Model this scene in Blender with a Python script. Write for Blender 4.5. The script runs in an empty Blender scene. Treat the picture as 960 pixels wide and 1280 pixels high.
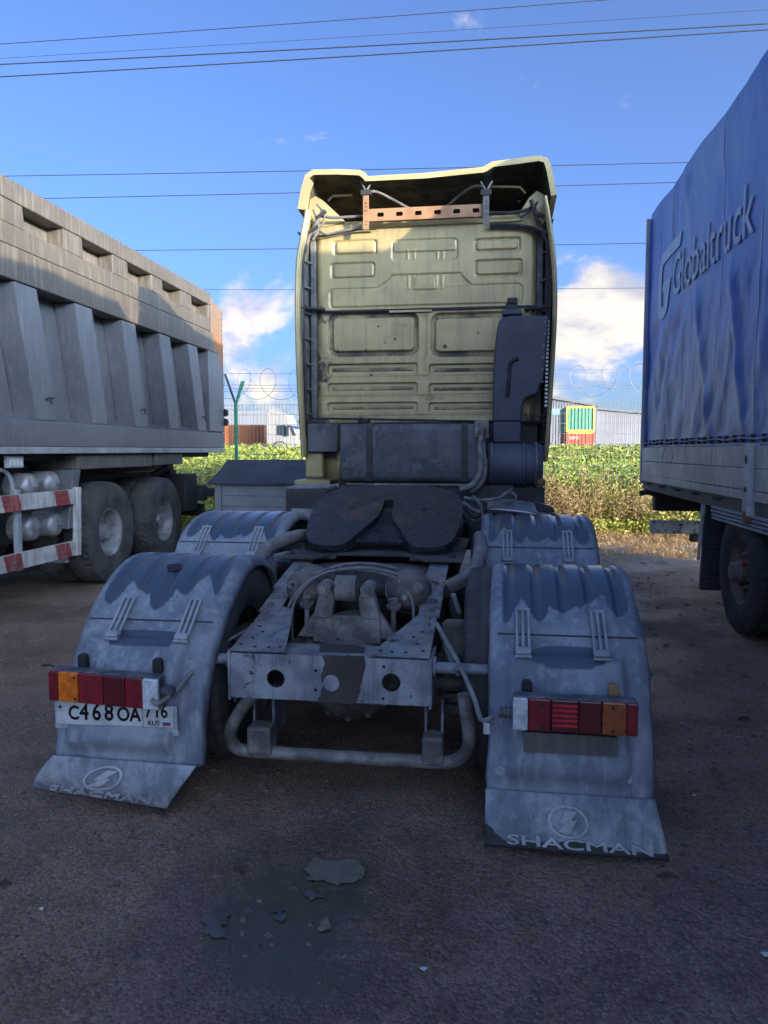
import bpy, bmesh, math, random
import numpy as np
from mathutils import Vector, Matrix, noise as mnoise
random.seed(7); rng = np.random.default_rng(7)
R = math.radians
scene = bpy.context.scene
col = scene.collection

# ------------------------------------------------------------------ camera
FPX = 961.0; YAW = R(7.5); PITCH = R(4.58); CAMZ = 1.5      # photograph is 960 px wide
cam_d = bpy.data.cameras.new('camera'); cam = bpy.data.objects.new('camera', cam_d); col.objects.link(cam)
cam_d.sensor_fit = 'HORIZONTAL'; cam_d.sensor_width = 36; cam_d.lens = 36*FPX/960
cam_d.clip_start = .05; cam_d.clip_end = 6000
cam.location = (0, 0, CAMZ); cam.rotation_euler = (R(90)-PITCH, 0, YAW)
scene.camera = cam
# ------------------------------------------------------------------ light
SUND = Vector((-2.33, 1.75, -.47)).normalized()              # the way the light travels
SUN_EL = math.asin(-SUND.z); SUN_AZ = math.atan2(-SUND.x, -SUND.y)
sd = bpy.data.lights.new('sun', 'SUN'); sun = bpy.data.objects.new('sun', sd); col.objects.link(sun)
sd.energy = 2.0; sd.angle = R(.5); sd.color = (1, .80, .56)
sun.rotation_euler = SUND.to_track_quat('-Z', 'Y').to_euler(); sun.location = (30, -22, 12)
SKY_STRENGTH = .15
vs = scene.view_settings
vs.view_transform = 'Standard'; vs.look = 'None'; vs.gamma = 1; vs.use_curve_mapping = False
vs.exposure = 2.55
scene.cycles.max_bounces = 8

world = bpy.data.worlds.new('World'); scene.world = world; world.use_nodes = True
wn = world.node_tree; wn.nodes.clear()
def N(t, typ, **k):
    n = t.nodes.new(typ)
    for a, b in k.items(): setattr(n, a, b)
    return n
def L(t, a, b): t.links.new(a, b)
def val(t, op, a, b=None, c=None, clamp=False):
    n = N(t, 'ShaderNodeMath', operation=op, use_clamp=clamp)
    for i, x in enumerate((a, b, c)):
        if x is None: continue
        if isinstance(x, (int, float)): n.inputs[i].default_value = x
        else: L(t, x, n.inputs[i])
    return n.outputs[0]
def maprange(t, x, a, b, c=0, d=1, smooth=True):
    n = N(t, 'ShaderNodeMapRange'); n.interpolation_type = 'SMOOTHSTEP' if smooth else 'LINEAR'
    L(t, x, n.inputs[0])
    for i, q in enumerate((a, b, c, d)): n.inputs[i+1].default_value = q
    return n.outputs[0]
def mix(t, f, a, b, blend='MIX'):
    n = N(t, 'ShaderNodeMix', data_type='RGBA', blend_type=blend)
    for s, x in ((n.inputs[0], f), (n.inputs[6], a), (n.inputs[7], b)):
        if isinstance(x, (int, float)): s.default_value = x
        elif isinstance(x, tuple): s.default_value = (*x[:3], 1)
        else: L(t, x, s)
    return n.outputs[2]
def noise(t, vec, scale, detail=4, rough=.55, dist=0):
    n = N(t, 'ShaderNodeTexNoise'); n.inputs['Scale'].default_value = scale
    n.inputs['Detail'].default_value = detail; n.inputs['Roughness'].default_value = rough
    n.inputs['Distortion'].default_value = dist
    if vec is not None: L(t, vec, n.inputs['Vector'])
    return n.outputs['Fac']
def mapping(t, vec, scale=(1,1,1), loc=(0,0,0), rot=(0,0,0)):
    n = N(t, 'ShaderNodeMapping'); n.inputs['Scale'].default_value = scale
    n.inputs['Location'].default_value = loc; n.inputs['Rotation'].default_value = rot
    L(t, vec, n.inputs['Vector']); return n.outputs[0]

# camera rays -> directions (used for laying things out)
cf = Vector((-math.sin(YAW)*math.cos(PITCH), math.cos(YAW)*math.cos(PITCH), -math.sin(PITCH)))
cr = Vector((math.cos(YAW), math.sin(YAW), 0)); cu = cr.cross(cf)
def ray(x, y): return cf + cr*((x-480)/FPX) + cu*((640-y)/FPX)
def at(x, y, X=None, Y=None, Z=None):
    d = ray(x, y)
    t = Y/d.y if Y is not None else X/d.x if X is not None else (Z-CAMZ)/d.z
    return Vector((d.x*t, d.y*t, CAMZ+d.z*t))
def world_sky():
    t = wn
    out = N(t, 'ShaderNodeOutputWorld'); bg = N(t, 'ShaderNodeBackground'); L(t, bg.outputs[0], out.inputs[0])
    sky = N(t, 'ShaderNodeTexSky', sky_type='NISHITA'); sky.sun_disc = False
    sky.sun_elevation = SUN_EL; sky.sun_rotation = SUN_AZ; sky.altitude = 50
    sky.air_density = .2; sky.dust_density = 5.4; sky.ozone_density = 2.5
    g = N(t, 'ShaderNodeTexCoord').outputs['Generated']
    sx = N(t, 'ShaderNodeSeparateXYZ'); L(t, g, sx.inputs[0])
    el = sx.outputs[2]
    # cumulus: a band of clouds low over the horizon all the way round, broken by noise
    v1 = mapping(t, g, (6.0, 6.0, 10.5), (1.3, 2.7, 0.55))
    n1 = val(t, 'MULTIPLY_ADD', noise(t, v1, 1.0, 12, .56, .25), 1.5, -.25)
    v2 = mapping(t, g, (6.0, 6.0, 10.5), (1.3-.05, 2.7, 0.55-.24))
    n2 = val(t, 'MULTIPLY_ADD', noise(t, v2, 1.0, 12, .56, .25), 1.5, -.25)
    hz = maprange(t, el, .0, .16, 1, 0)
    band = maprange(t, el, .17, .27, 1, 0)
    bias = val(t, 'MULTIPLY_ADD', band, .2, -.15)
    blobs = None
    for (x, y, s, a) in ((225, 365, .07, .20), (320, 395, .11, .26), (250, 268, .035, .22), (760, 345, .10, .30), (720, 420, .14, .28),
                         (735, 15, .05, .14), (330, 490, .06, .1)):
        d = ray(x, y).normalized()
        dt = N(t, 'ShaderNodeVectorMath', operation='DISTANCE'); L(t, g, dt.inputs[0]); dt.inputs[1].default_value = d
        b = maprange(t, dt.outputs['Value'], 0, s, a, 0)
        blobs = b if blobs is None else val(t, 'MAXIMUM', blobs, b)
    dens = val(t, 'ADD', val(t, 'ADD', n1, bias), blobs)
    mask = maprange(t, dens, .56, .78)
    lit = maprange(t, val(t, 'SUBTRACT', n1, n2), -.2, .16)
    ccol = mix(t, lit, (.72, .74, .87), (1.42, 1.27, 1.08))
    skyc = mix(t, 1.0, sky.outputs[0], (.82, .97, 1.07), 'MULTIPLY')
    skyc = mix(t, val(t, 'MULTIPLY', hz, .8), skyc, (.56, .87, 1.12), 'LIGHTEN')
    ccol = mix(t, 1.0, ccol, mix(t, 1.0, skyc, (.72, .68, .62), 'MULTIPLY'), 'LIGHTEN')
    c = mix(t, val(t, 'MULTIPLY', mask, .93), skyc, ccol)
    L(t, c, bg.inputs[0]); bg.inputs[1].default_value = SKY_STRENGTH
world_sky()

# ------------------------------------------------------------------ materials
MATS = {}
def M(name, c1, c2=None, scale=5, lo=.38, hi=.66, rough=.6, rough2=None, metal=0, bump=0, bscale=60, bdist=.01, fine=.16, fscale=90,
      dust=None, dlo=.45, dhi=.95, damt=.7, streak=None, smt=.6, attr=None, attr_rough=None, spot=None, spot_t=.66, spot_s=14, spec=.5,
      coat=0, trans=0, alpha=None, asoft=.08):
    m = bpy.data.materials.new(name); m.use_nodes = True; t = m.node_tree
    b = t.nodes['Principled BSDF']; MATS[name] = m
    oc = N(t, 'ShaderNodeTexCoord').outputs['Object']
    geo = N(t, 'ShaderNodeNewGeometry')
    pos = geo.outputs['Position']
    c = c1
    f1 = maprange(t, noise(t, pos, scale, 6, .6), lo, hi)
    if c2: c = mix(t, f1, c1, c2)
    if streak:
        sv = mapping(t, pos, (1, 1, .09))
        sf = val(t, 'MULTIPLY', maprange(t, noise(t, sv, 26, 5, .6), .47, .68), smt)
        c = mix(t, sf, c, streak)
    if dust:
        sp = N(t, 'ShaderNodeSeparateXYZ'); L(t, geo.outputs['Normal'], sp.inputs[0])
        up = maprange(t, sp.outputs[2], dlo, dhi)
        df = val(t, 'MULTIPLY', val(t, 'MULTIPLY', up, maprange(t, noise(t, pos, 9, 5, .65), .3, .62)), damt)
        c = mix(t, df, c, dust)
    if spot:
        sf = maprange(t, noise(t, pos, spot_s, 6, .7, .3), spot_t, spot_t+.05)
        c = mix(t, sf, c, spot)
    rv = None
    if attr:
        at_ = N(t, 'ShaderNodeAttribute', attribute_name='w')
        af = maprange(t, val(t, 'ADD', at_.outputs['Fac'], val(t, 'MULTIPLY_ADD', noise(t, pos, 34, 5, .7), .5, -.25)), .5-asoft, .5+asoft)
        c = mix(t, af, c, attr)
        if attr_rough is not None:
            rv = val(t, 'MULTIPLY_ADD', af, attr_rough-rough, rough)
    if fine:
        fn = noise(t, pos, fscale, 3, .7)
        c = mix(t, 1.0, c, mix(t, fn, (1-fine*2,)*3, (1+fine*2,)*3), 'MULTIPLY')
    if isinstance(c, tuple): b.inputs['Base Color'].default_value = (*c, 1)
    else: L(t, c, b.inputs['Base Color'])
    if rv is not None: L(t, rv, b.inputs['Roughness'])
    elif rough2 is not None: L(t, maprange(t, f1, 0, 1, rough, rough2), b.inputs['Roughness'])
    else: b.inputs['Roughness'].default_value = rough
    b.inputs['Metallic'].default_value = metal
    b.inputs['Specular IOR Level'].default_value = spec
    b.inputs['Coat Weight'].default_value = coat
    if trans: b.inputs['Transmission Weight'].default_value = trans
    if bump:
        bn = N(t, 'ShaderNodeBump'); bn.inputs['Strength'].default_value = bump; bn.inputs['Distance'].default_value = bdist
        L(t, noise(t, pos, bscale, 6, .65), bn.inputs['Height']); L(t, bn.outputs[0], b.inputs['Normal'])
    return m

DUST = (.25, .235, .215)
M('cab_paint', (0.44, 0.365, 0.175), (0.36, 0.3, 0.145), scale=3, rough=.42, metal=.25, attr=(.075, .07, .055), attr_rough=.7, asoft=.24, streak=(.24, .21, .13), smt=.5, fine=.07, spec=.5)
M('cab_paint_plain', (0.42, 0.35, 0.17), (0.34, 0.285, 0.14), scale=3, rough=.42, metal=.25, dust=DUST, damt=.3, fine=.05)
M('fairing_shade', (.03, .028, .024), (.11, .09, .05), scale=6, rough=.8)  # shade of the hollow under the roof fairing, put into the colour
M('inner_trim', (.14, .14, .13), (.07, .07, .075), scale=8, rough=.7)
M('fender_dusty', (.27, .29, .32), (.125, .145, .18), scale=3.2, lo=.34, hi=.66, rough=.66, attr=(.065, .085, .12), attr_rough=.24, asoft=.26, streak=(.37, .385, .41), smt=.55, fine=.10, bump=.15, bscale=140,
  spot=(.07, .085, .11), spot_t=.66, spot_s=11)
M('fender_dark', (.05, .055, .065), (.03, .033, .038), rough=.8)
M('clip_plastic', (0.36, 0.375, 0.39), (0.25, 0.26, 0.275), rough=.65)
M('flap_rubber', (.36, .375, .40), (.17, .19, .22), scale=6, lo=.36, hi=.62, rough=.8, streak=(.12, .135, .16), smt=.65, attr=(.028, .028, .032), attr_rough=.6, bump=.2, bscale=120)
M('flap_letter', (0.46, 0.465, 0.47), (0.33, 0.335, 0.345), rough=.8)
M('frame_steel', (.23, .25, .285), (.085, .095, .115), scale=8, lo=.36, hi=.6, rough=.55, metal=.15, dust=(.33, .295, .25), damt=.6, spot=(.02, .02, .024), spot_t=.60, spot_s=13, bump=.2)
M('frame_face', (.30, .315, .335), (.15, .165, .19), scale=6, rough=.6, metal=.1, spot=(.02, .02, .024), spot_t=.61, spot_s=9, streak=(.10, .10, .105), smt=.5, bump=.15)
M('frame_dark', (0.06, 0.056, 0.054), (0.03, 0.029, 0.029), rough=.75, dust=(.12, .105, .09), damt=.4, bump=.15)
M('dried_mud', (.06, .052, .048), (.045, .04, .037), rough=.9, bump=.25)
M('grey_metal', (.27, .255, .235), (.11, .102, .094), scale=9, lo=.36, hi=.62, rough=.6, metal=.2, dust=(.28, .26, .235), damt=.5, bump=.2, spot=(.035, .03, .028), spot_t=.62, spot_s=20)
M('axle_cast', (.15, .135, .12), (.05, .046, .043), scale=9, rough=.8, dust=(.26, .24, .21), dlo=.1, damt=.55, bump=.3, spot=(.018, .016, .015), spot_t=.6, spot_s=16)
M('hose', (0.15, 0.15, 0.15), (0.26, 0.25, 0.235), scale=14, rough=.75)
M('hose_black', (.012, .012, .014), (.03, .03, .03), rough=.6)
M('grease', (.014, .016, .024), (.03, .03, .04), scale=6, rough=.25, rough2=.5, bump=1.0, bscale=16, bdist=.035, spot=(.075, .045, .034), spot_t=.56, spot_s=4, fine=.25)
M('grease_mud', (0.05, 0.046, 0.044), (0.09, 0.082, 0.076), rough=.85, bump=.8, bscale=50)
M('tank_paint', (0.11, 0.117, 0.125), (0.05, 0.053, 0.06), scale=4, rough=.55, spot=(.115, .12, .125), spot_t=.585, spot_s=4, bump=.06)
M('snorkel_plastic', (0.03, 0.038, 0.06), (0.045, 0.054, 0.078), scale=5, rough=.48, fine=.1, spot=(.07, .078, .09), spot_t=.7, spot_s=20)
M('filter_plastic', (0.085, 0.105, 0.14), (0.055, 0.07, 0.095), rough=.55, spot=(.012, .012, .014), spot_t=.7)
M('rust_bar', (.30, .17, .085), (.22, .12, .06), rough=.7, spot=(.1, .06, .035), spot_t=.68)
M('alu', (.42, .43, .44), (.25, .255, .265), rough=.42, metal=.7, bump=.05)
M('lamp_housing', (.045, .048, .055), (.13, .135, .145), scale=12, rough=.5)
M('lens_red', (.20, .008, .018), (.13, .005, .012), scale=18, rough=.22, fine=.1, coat=.4)
M('lens_bright_red', (.62, .012, .03), (.4, .01, .02), scale=18, rough=.2, coat=.4)
M('lens_dark_red', (.11, .006, .012), (.075, .004, .01), rough=.22, coat=.4)
M('lens_amber', (.72, .18, .012), (.5, .11, .01), scale=30, rough=.22, coat=.4)
M('lens_amber_dull', (.33, .085, .02), (.24, .06, .015), scale=30, rough=.25, coat=.4)
M('lens_clear', (.62, .64, .66), (.42, .44, .46), scale=30, rough=.2, coat=.4)
M('plate_white', (.50, .505, .49), (.36, .365, .355), scale=10, rough=.55)
M('plate_black', (.012, .012, .013), rough=.6, fine=0)
M('flag_blue', (.03, .06, .25), rough=.5, fine=0); M('flag_red', (.3, .02, .03), rough=.5, fine=0)
M('tyre', (0.035, 0.035, 0.036), (0.06, 0.057, 0.055), scale=6, rough=.85, bump=.12, dust=(.1, .095, .085), dlo=.2, damt=.4)
M('tyre_dusty', (0.085, 0.082, 0.078), (0.042, 0.041, 0.04), scale=5, rough=.92, bump=.2)
M('rim_silver', (0.42, 0.42, 0.42), (0.22, 0.22, 0.225), rough=.55, metal=.4)
M('rim_rust', (0.16, 0.11, 0.09), (0.24, 0.18, 0.14), rough=.85, bump=.3, bscale=40)
M('dump_paint', (0.118, 0.122, 0.13), (0.09, 0.094, 0.102), scale=1.4, rough=.36, streak=(.20, .195, .18), smt=.4, fine=.05, spec=.5, bump=.015, bscale=8)
M('dump_sunlit', (0.088, 0.078, 0.062), (0.07, 0.062, 0.05), scale=1.6, rough=.5, streak=(.24, .22, .185), smt=.35, fine=.04)  # same grey body, with the warm tone of its sunlit belt in the colour
M('dump_dirty', (0.115, 0.106, 0.092), (0.08, 0.077, 0.072), scale=2.5, rough=.7, streak=(.19, .165, .13), smt=.6)
M('dump_strip', (.33, .33, .32), (.23, .23, .225), rough=.5)
M('rust_plate', (0.17, 0.105, 0.065), (0.12, 0.1, 0.085), scale=3, rough=.8, bump=.2, spot=(.12, .115, .11), spot_t=.6, spot_s=4)
M('rust_orange', (0.27, 0.115, 0.04), (0.2, 0.09, 0.035), rough=.8, bump=.2)
M('chassis_black', (.016, .016, .018), (.03, .029, .03), rough=.75)
M('guard_white', (0.58, 0.57, 0.54), (0.4, 0.39, 0.36), rough=.6, streak=(.15, .13, .10), smt=.5)
M('guard_red', (.33, .05, .045), (.22, .05, .045), rough=.6, streak=(.36, .3, .28), smt=.6)
M('tank_alu', (0.45, 0.455, 0.46), (0.3, 0.3, 0.3), rough=.5, metal=.5, streak=(.13, .12, .11), smt=.5)
M('tarp_blue', (0.05, 0.115, 0.4), (0.15, 0.215, 0.4), scale=.55, rough=.42, fine=.03, spec=.5, bump=.06, bscale=7)
M('tarp_grey', (0.45, 0.5, 0.58), (0.36, 0.41, 0.5), rough=.5)
M('pale_line', (0.45, 0.5, 0.58), (0.26, 0.31, 0.4), scale=3, rough=.5)
M('board_alu', (0.5, 0.5, 0.48), (0.36, 0.36, 0.35), scale=2.2, rough=.55, metal=.2, streak=(.15, .145, .13), smt=.5)
M('board_white', (.47, .475, .48), (.33, .335, .34), rough=.55, spot=(.1, .06, .04), spot_t=.7)
M('peeled_white', (.4, .42, .44), (.3, .31, .32), rough=.7, spot=(.03, .03, .032), spot_t=.55, spot_s=18)
M('shed_wall', (0.33, 0.35, 0.375), (0.27, 0.285, 0.31), scale=3, rough=.7)
M('shed_roof', (0.06, 0.068, 0.085), (0.08, 0.09, 0.105), scale=3, rough=.8, bump=.2)
M('post_green', (.02, .14, .075), (.03, .19, .10), rough=.5)
M('wire_grey', (.16, .175, .165), rough=.6, fine=0)
M('razor_wire', (.16, .165, .17), rough=.6, metal=.2, fine=0)
M('cable_black', (.012, .012, .014), rough=.7, fine=0)
M('far_white', (0.22, 0.21, 0.195), (0.17, 0.165, 0.155), scale=.4, rough=.6)
M('far_orange', (0.34, 0.105, 0.03), (0.28, 0.085, 0.025), scale=.5, rough=.65)
M('far_red', (.46, .07, .035), rough=.65); M('far_green', (.07, .23, .14), rough=.65); M('far_yellow', (.62, .36, .035), rough=.65)
M('far_glass', (.02, .028, .035), rough=.1, fine=0)
M('warehouse', (.17, .175, .19), (.14, .145, .16), scale=.2, rough=.6); M('warehouse_dark', (.1, .105, .115), rough=.6)
M('warehouse_glass', (.16, .26, .3), rough=.15, fine=0)
M('concrete', (.28, .27, .25), (.2, .195, .18), scale=2, rough=.9, bump=.2)
M('litter', (.6, .6, .58), rough=.6); M('stone', (.11, .10, .10), (.06, .055, .058), scale=40, rough=.85)
M('stem_brown', (.16, .10, .055), (.22, .15, .075), scale=20, rough=.85); M('bark_twig', (.045, .035, .03), rough=.9)
M('chain_rust', (.25, .11, .05), (.15, .08, .05), rough=.8)

# ------------------------------------------------------------------ mesh building
class MB:
    def __init__(s): s.v = []; s.f = []; s.n = 0; s.attr = None
    def add(s, v, f):
        k = s.n; s.v.extend([tuple(p) for p in v]); s.f.extend([tuple(i+k for i in q) for q in f]); s.n += len(v); return s
    def box(s, a, b):
        x0, y0, z0 = (min(a[i], b[i]) for i in range(3)); x1, y1, z1 = (max(a[i], b[i]) for i in range(3))
        return s.add([(x0,y0,z0),(x1,y0,z0),(x1,y1,z0),(x0,y1,z0),(x0,y0,z1),(x1,y0,z1),(x1,y1,z1),(x0,y1,z1)],
                     [(0,3,2,1),(4,5,6,7),(0,1,5,4),(1,2,6,5),(2,3,7,6),(3,0,4,7)])
    def obox(s, c, size, m):                     # oriented box, m = 3x3
        hx, hy, hz = (q/2 for q in size)
        pts = [Vector((x,y,z)) for z in (-hz,hz) for x,y in ((-hx,-hy),(hx,-hy),(hx,hy),(-hx,hy))]
        return s.add([m @ p + Vector(c) for p in pts], [(0,3,2,1),(4,5,6,7),(0,1,5,4),(1,2,6,5),(2,3,7,6),(3,0,4,7)])
    def hexa(s, p):                              # 8 points: bottom 4, top 4
        return s.add(p, [(0,3,2,1),(4,5,6,7),(0,1,5,4),(1,2,6,5),(2,3,7,6),(3,0,4,7)])
    def prism(s, poly, ext):                     # planar polygon (3-D points) extruded by ext
        n = len(poly); e = Vector(ext); p = [Vector(q) for q in poly]
        return s.add(p + [q+e for q in p], [tuple(range(n))[::-1], tuple(range(n, 2*n))] + [(i, (i+1)%n, n+(i+1)%n, n+i) for i in range(n)])
    def tube(s, path, r, seg=10, caps=True):
        P = [Vector(p) for p in path]; n = len(P)
        rr = r if isinstance(r, (list, tuple)) else [r]*n
        T = [(P[min(i+1,n-1)]-P[max(i-1,0)]).normalized() for i in range(n)]
        up = Vector((0,0,1)) if abs(T[0].z) < .9 else Vector((1,0,0))
        a = (up - T[0]*up.dot(T[0])).normalized(); v = []
        for i in range(n):
            a = (a - T[i]*a.dot(T[i])).normalized(); b = T[i].cross(a)
            v += [P[i]+(a*math.cos(2*math.pi*k/seg)+b*math.sin(2*math.pi*k/seg))*rr[i] for k in range(seg)]
        f = [(i*seg+k, i*seg+(k+1)%seg, (i+1)*seg+(k+1)%seg, (i+1)*seg+k) for i in range(n-1) for k in range(seg)]
        if caps: f += [tuple(range(seg))[::-1], tuple(range((n-1)*seg, n*seg))]
        return s.add(v, f)
    def cyl(s, a, b, r, seg=14): return s.tube([a, b], r, seg)
    def lathe(s, prof, c, axis=(1,0,0), seg=32, cap0=True, cap1=True):  # prof: (along, radius)
        ax = Vector(axis).normalized(); up = Vector((0,0,1)) if abs(ax.z) < .9 else Vector((0,1,0))
        a = (up-ax*up.dot(ax)).normalized(); b = ax.cross(a); c = Vector(c); v = []
        for h, r in prof:
            v += [c+ax*h+(a*math.cos(2*math.pi*k/seg)+b*math.sin(2*math.pi*k/seg))*r for k in range(seg)]
        n = len(prof)
        f = [(i*seg+k, i*seg+(k+1)%seg, (i+1)*seg+(k+1)%seg, (i+1)*seg+k) for i in range(n-1) for k in range(seg)]
        if cap0: f += [tuple(range(seg))[::-1]]
        if cap1: f += [tuple(range((n-1)*seg, n*seg))]
        return s.add(v, f)
    def grid(s, fn, nu, nv):
        v = [fn(i/(nu-1), j/(nv-1)) for j in range(nv) for i in range(nu)]
        return s.add(v, [(j*nu+i, j*nu+i+1, (j+1)*nu+i+1, (j+1)*nu+i) for j in range(nv-1) for i in range(nu-1)])
    def build(s, name, mat, parent=None, smooth=False, bevel=0, solid=0, kind=None, bseg=2, local_parent=True):
        A = np.array(s.v, dtype=float).reshape(-1, 3)
        c = (A.min(0)+A.max(0))/2
        me = bpy.data.meshes.new(name); me.from_pydata((A-c).tolist(), [], s.f)
        me.validate(); bm = bmesh.new(); bm.from_mesh(me); bmesh.ops.recalc_face_normals(bm, faces=bm.faces); bm.to_mesh(me); bm.free()
        if s.attr is not None and len(s.attr) == len(me.vertices):
            a = me.attributes.new('w', 'FLOAT', 'POINT'); a.data.foreach_set('value', np.array(s.attr, dtype=np.float32))
        mats = mat if isinstance(mat, list) else [mat]
        for m in mats: me.materials.append(MATS[m])
        if smooth:
            me.polygons.foreach_set('use_smooth', [True]*len(me.polygons))
            if smooth != 'all': me.set_sharp_from_angle(angle=R(38))
        o = bpy.data.objects.new(name, me); col.objects.link(o)
        o.location = c
        if parent is not None:
            o.parent = parent
            pl = Vector(c)
            if parent.type == 'MESH': pl = pl - Vector(parent['_c'])
            o.location = pl
        o['_c'] = [float(x) for x in c]
        if solid:
            md = o.modifiers.new('solid', 'SOLIDIFY'); md.thickness = abs(solid); md.offset = -1 if solid > 0 else 1
        if bevel:
            md = o.modifiers.new('bevel', 'BEVEL'); md.width = bevel; md.segments = bseg; md.limit_method = 'ANGLE'; md.angle_limit = R(40)
        if kind: o['kind'] = kind
        return o
def share(o, parent, c):                          # another piece with the same mesh, centred at c (thing-local coordinates)
    k = o.copy(); col.objects.link(k); k.parent = parent
    p = Vector(c)
    if parent is not None and parent.type == 'MESH': p = p - Vector(parent['_c'])
    k.location = p; k['_c'] = [float(x) for x in c]; return k
def thing(name, label, cat, loc=(0,0,0), rz=0, group=None):
    o = bpy.data.objects.new(name, None); col.objects.link(o); o.location = loc; o.rotation_euler = (0, 0, rz)
    o.empty_display_size = .2
    o['label'] = label; o['category'] = cat
    if group: o['group'] = group
    return o
def tag(o, label, cat, group=None):
    o['label'] = label; o['category'] = cat
    if group: o['group'] = group
    return o
def struct(o): o['kind'] = 'structure'; return o
def smooth_path(pts, n=8):
    P = [Vector(p) for p in pts]; out = []
    for i in range(len(P)-1):
        p0, p1, p2, p3 = P[max(i-1,0)], P[i], P[i+1], P[min(i+2,len(P)-1)]
        for k in range(n):
            t = k/n; out.append(.5*((2*p1)+(p2-p0)*t+(2*p0-5*p1+4*p2-p3)*t*t+(3*p1-p0-3*p2+p3)*t**3))
    return out+[P[-1]]
def flat_shape(outer, holes=(), thick=.004):      # filled 2-D outline with holes -> (verts, faces) in x, y; z = +-thick/2
    cu_ = bpy.data.curves.new('tmp', 'CURVE'); cu_.dimensions = '2D'; cu_.fill_mode = 'BOTH'; cu_.extrude = thick/2
    for lp in [outer]+list(holes):
        sp = cu_.splines.new('POLY'); sp.points.add(len(lp)-1); sp.use_cyclic_u = True
        for p, q in zip(sp.points, lp): p.co = (q[0], q[1], 0, 1)
    return curve_mesh(cu_)
def curve_mesh(cu_):
    ob = bpy.data.objects.new('tmp', cu_); col.objects.link(ob)
    bpy.context.view_layer.update()
    dg = bpy.context.evaluated_depsgraph_get(); me = bpy.data.meshes.new_from_object(ob.evaluated_get(dg))
    v = [tuple(p.co) for p in me.vertices]; f = [tuple(p.vertices) for p in me.polygons]
    bpy.data.objects.remove(ob); bpy.data.curves.remove(cu_); bpy.data.meshes.remove(me)
    return v, f
def text_shape(s, size=1, thick=.01, bold=0, sx=1, shear=0):
    cu_ = bpy.data.curves.new('tmp', 'FONT'); cu_.body = s; cu_.size = size; cu_.extrude = thick/2; cu_.shear = shear
    cu_.resolution_u = 3
    v, f = curve_mesh(cu_); V, F_ = [], []
    for k, (dx, dy) in enumerate(((0,0),(bold,0),(-bold,0),(0,bold),(0,-bold)) if bold else ((0,0),)):
        n = len(V); V += [((p[0]+dx)*sx, p[1]+dy, p[2]+k*.0003) for p in v]; F_ += [tuple(i+n for i in q) for q in f]
    return V, F_
def refine(v, f, mx, rounds=4):
    me = bpy.data.meshes.new('t'); me.from_pydata(v, [], f); bm = bmesh.new(); bm.from_mesh(me); bmesh.ops.triangulate(bm, faces=bm.faces)
    for _ in range(rounds):
        lg = [e for e in bm.edges if e.calc_length() > mx]
        if not lg: break
        bmesh.ops.subdivide_edges(bm, edges=lg, cuts=1); bmesh.ops.triangulate(bm, faces=bm.faces)
    bm.verts.index_update(); out = [tuple(q.co) for q in bm.verts], [tuple(x.index for x in q.verts) for q in bm.faces]
    bm.free(); bpy.data.meshes.remove(me); return out
def circ(cx, cy, r, n=24, ry=None): return [(cx+r*math.cos(2*math.pi*k/n), cy+(ry or r)*math.sin(2*math.pi*k/n)) for k in range(n)]
def rrect(x0, y0, x1, y1, r, n=4):
    out = []
    for cx, cy, a0 in ((x1-r,y1-r,0),(x0+r,y1-r,90),(x0+r,y0+r,180),(x1-r,y0+r,270)):
        out += [(cx+r*math.cos(R(a0+90*k/n)), cy+r*math.sin(R(a0+90*k/n))) for k in range(n+1)]
    return out
def fbm(x, y, s=1.0, seed=0.0, oct=4):
    return mnoise.fractal(Vector((x*s+seed, y*s-seed*.7, seed*1.3)), 1.0, 2.0, oct)
def sm(x, a, b):
    t = min(1, max(0, (x-a)/(b-a))); return t*t*(3-2*t)

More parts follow.
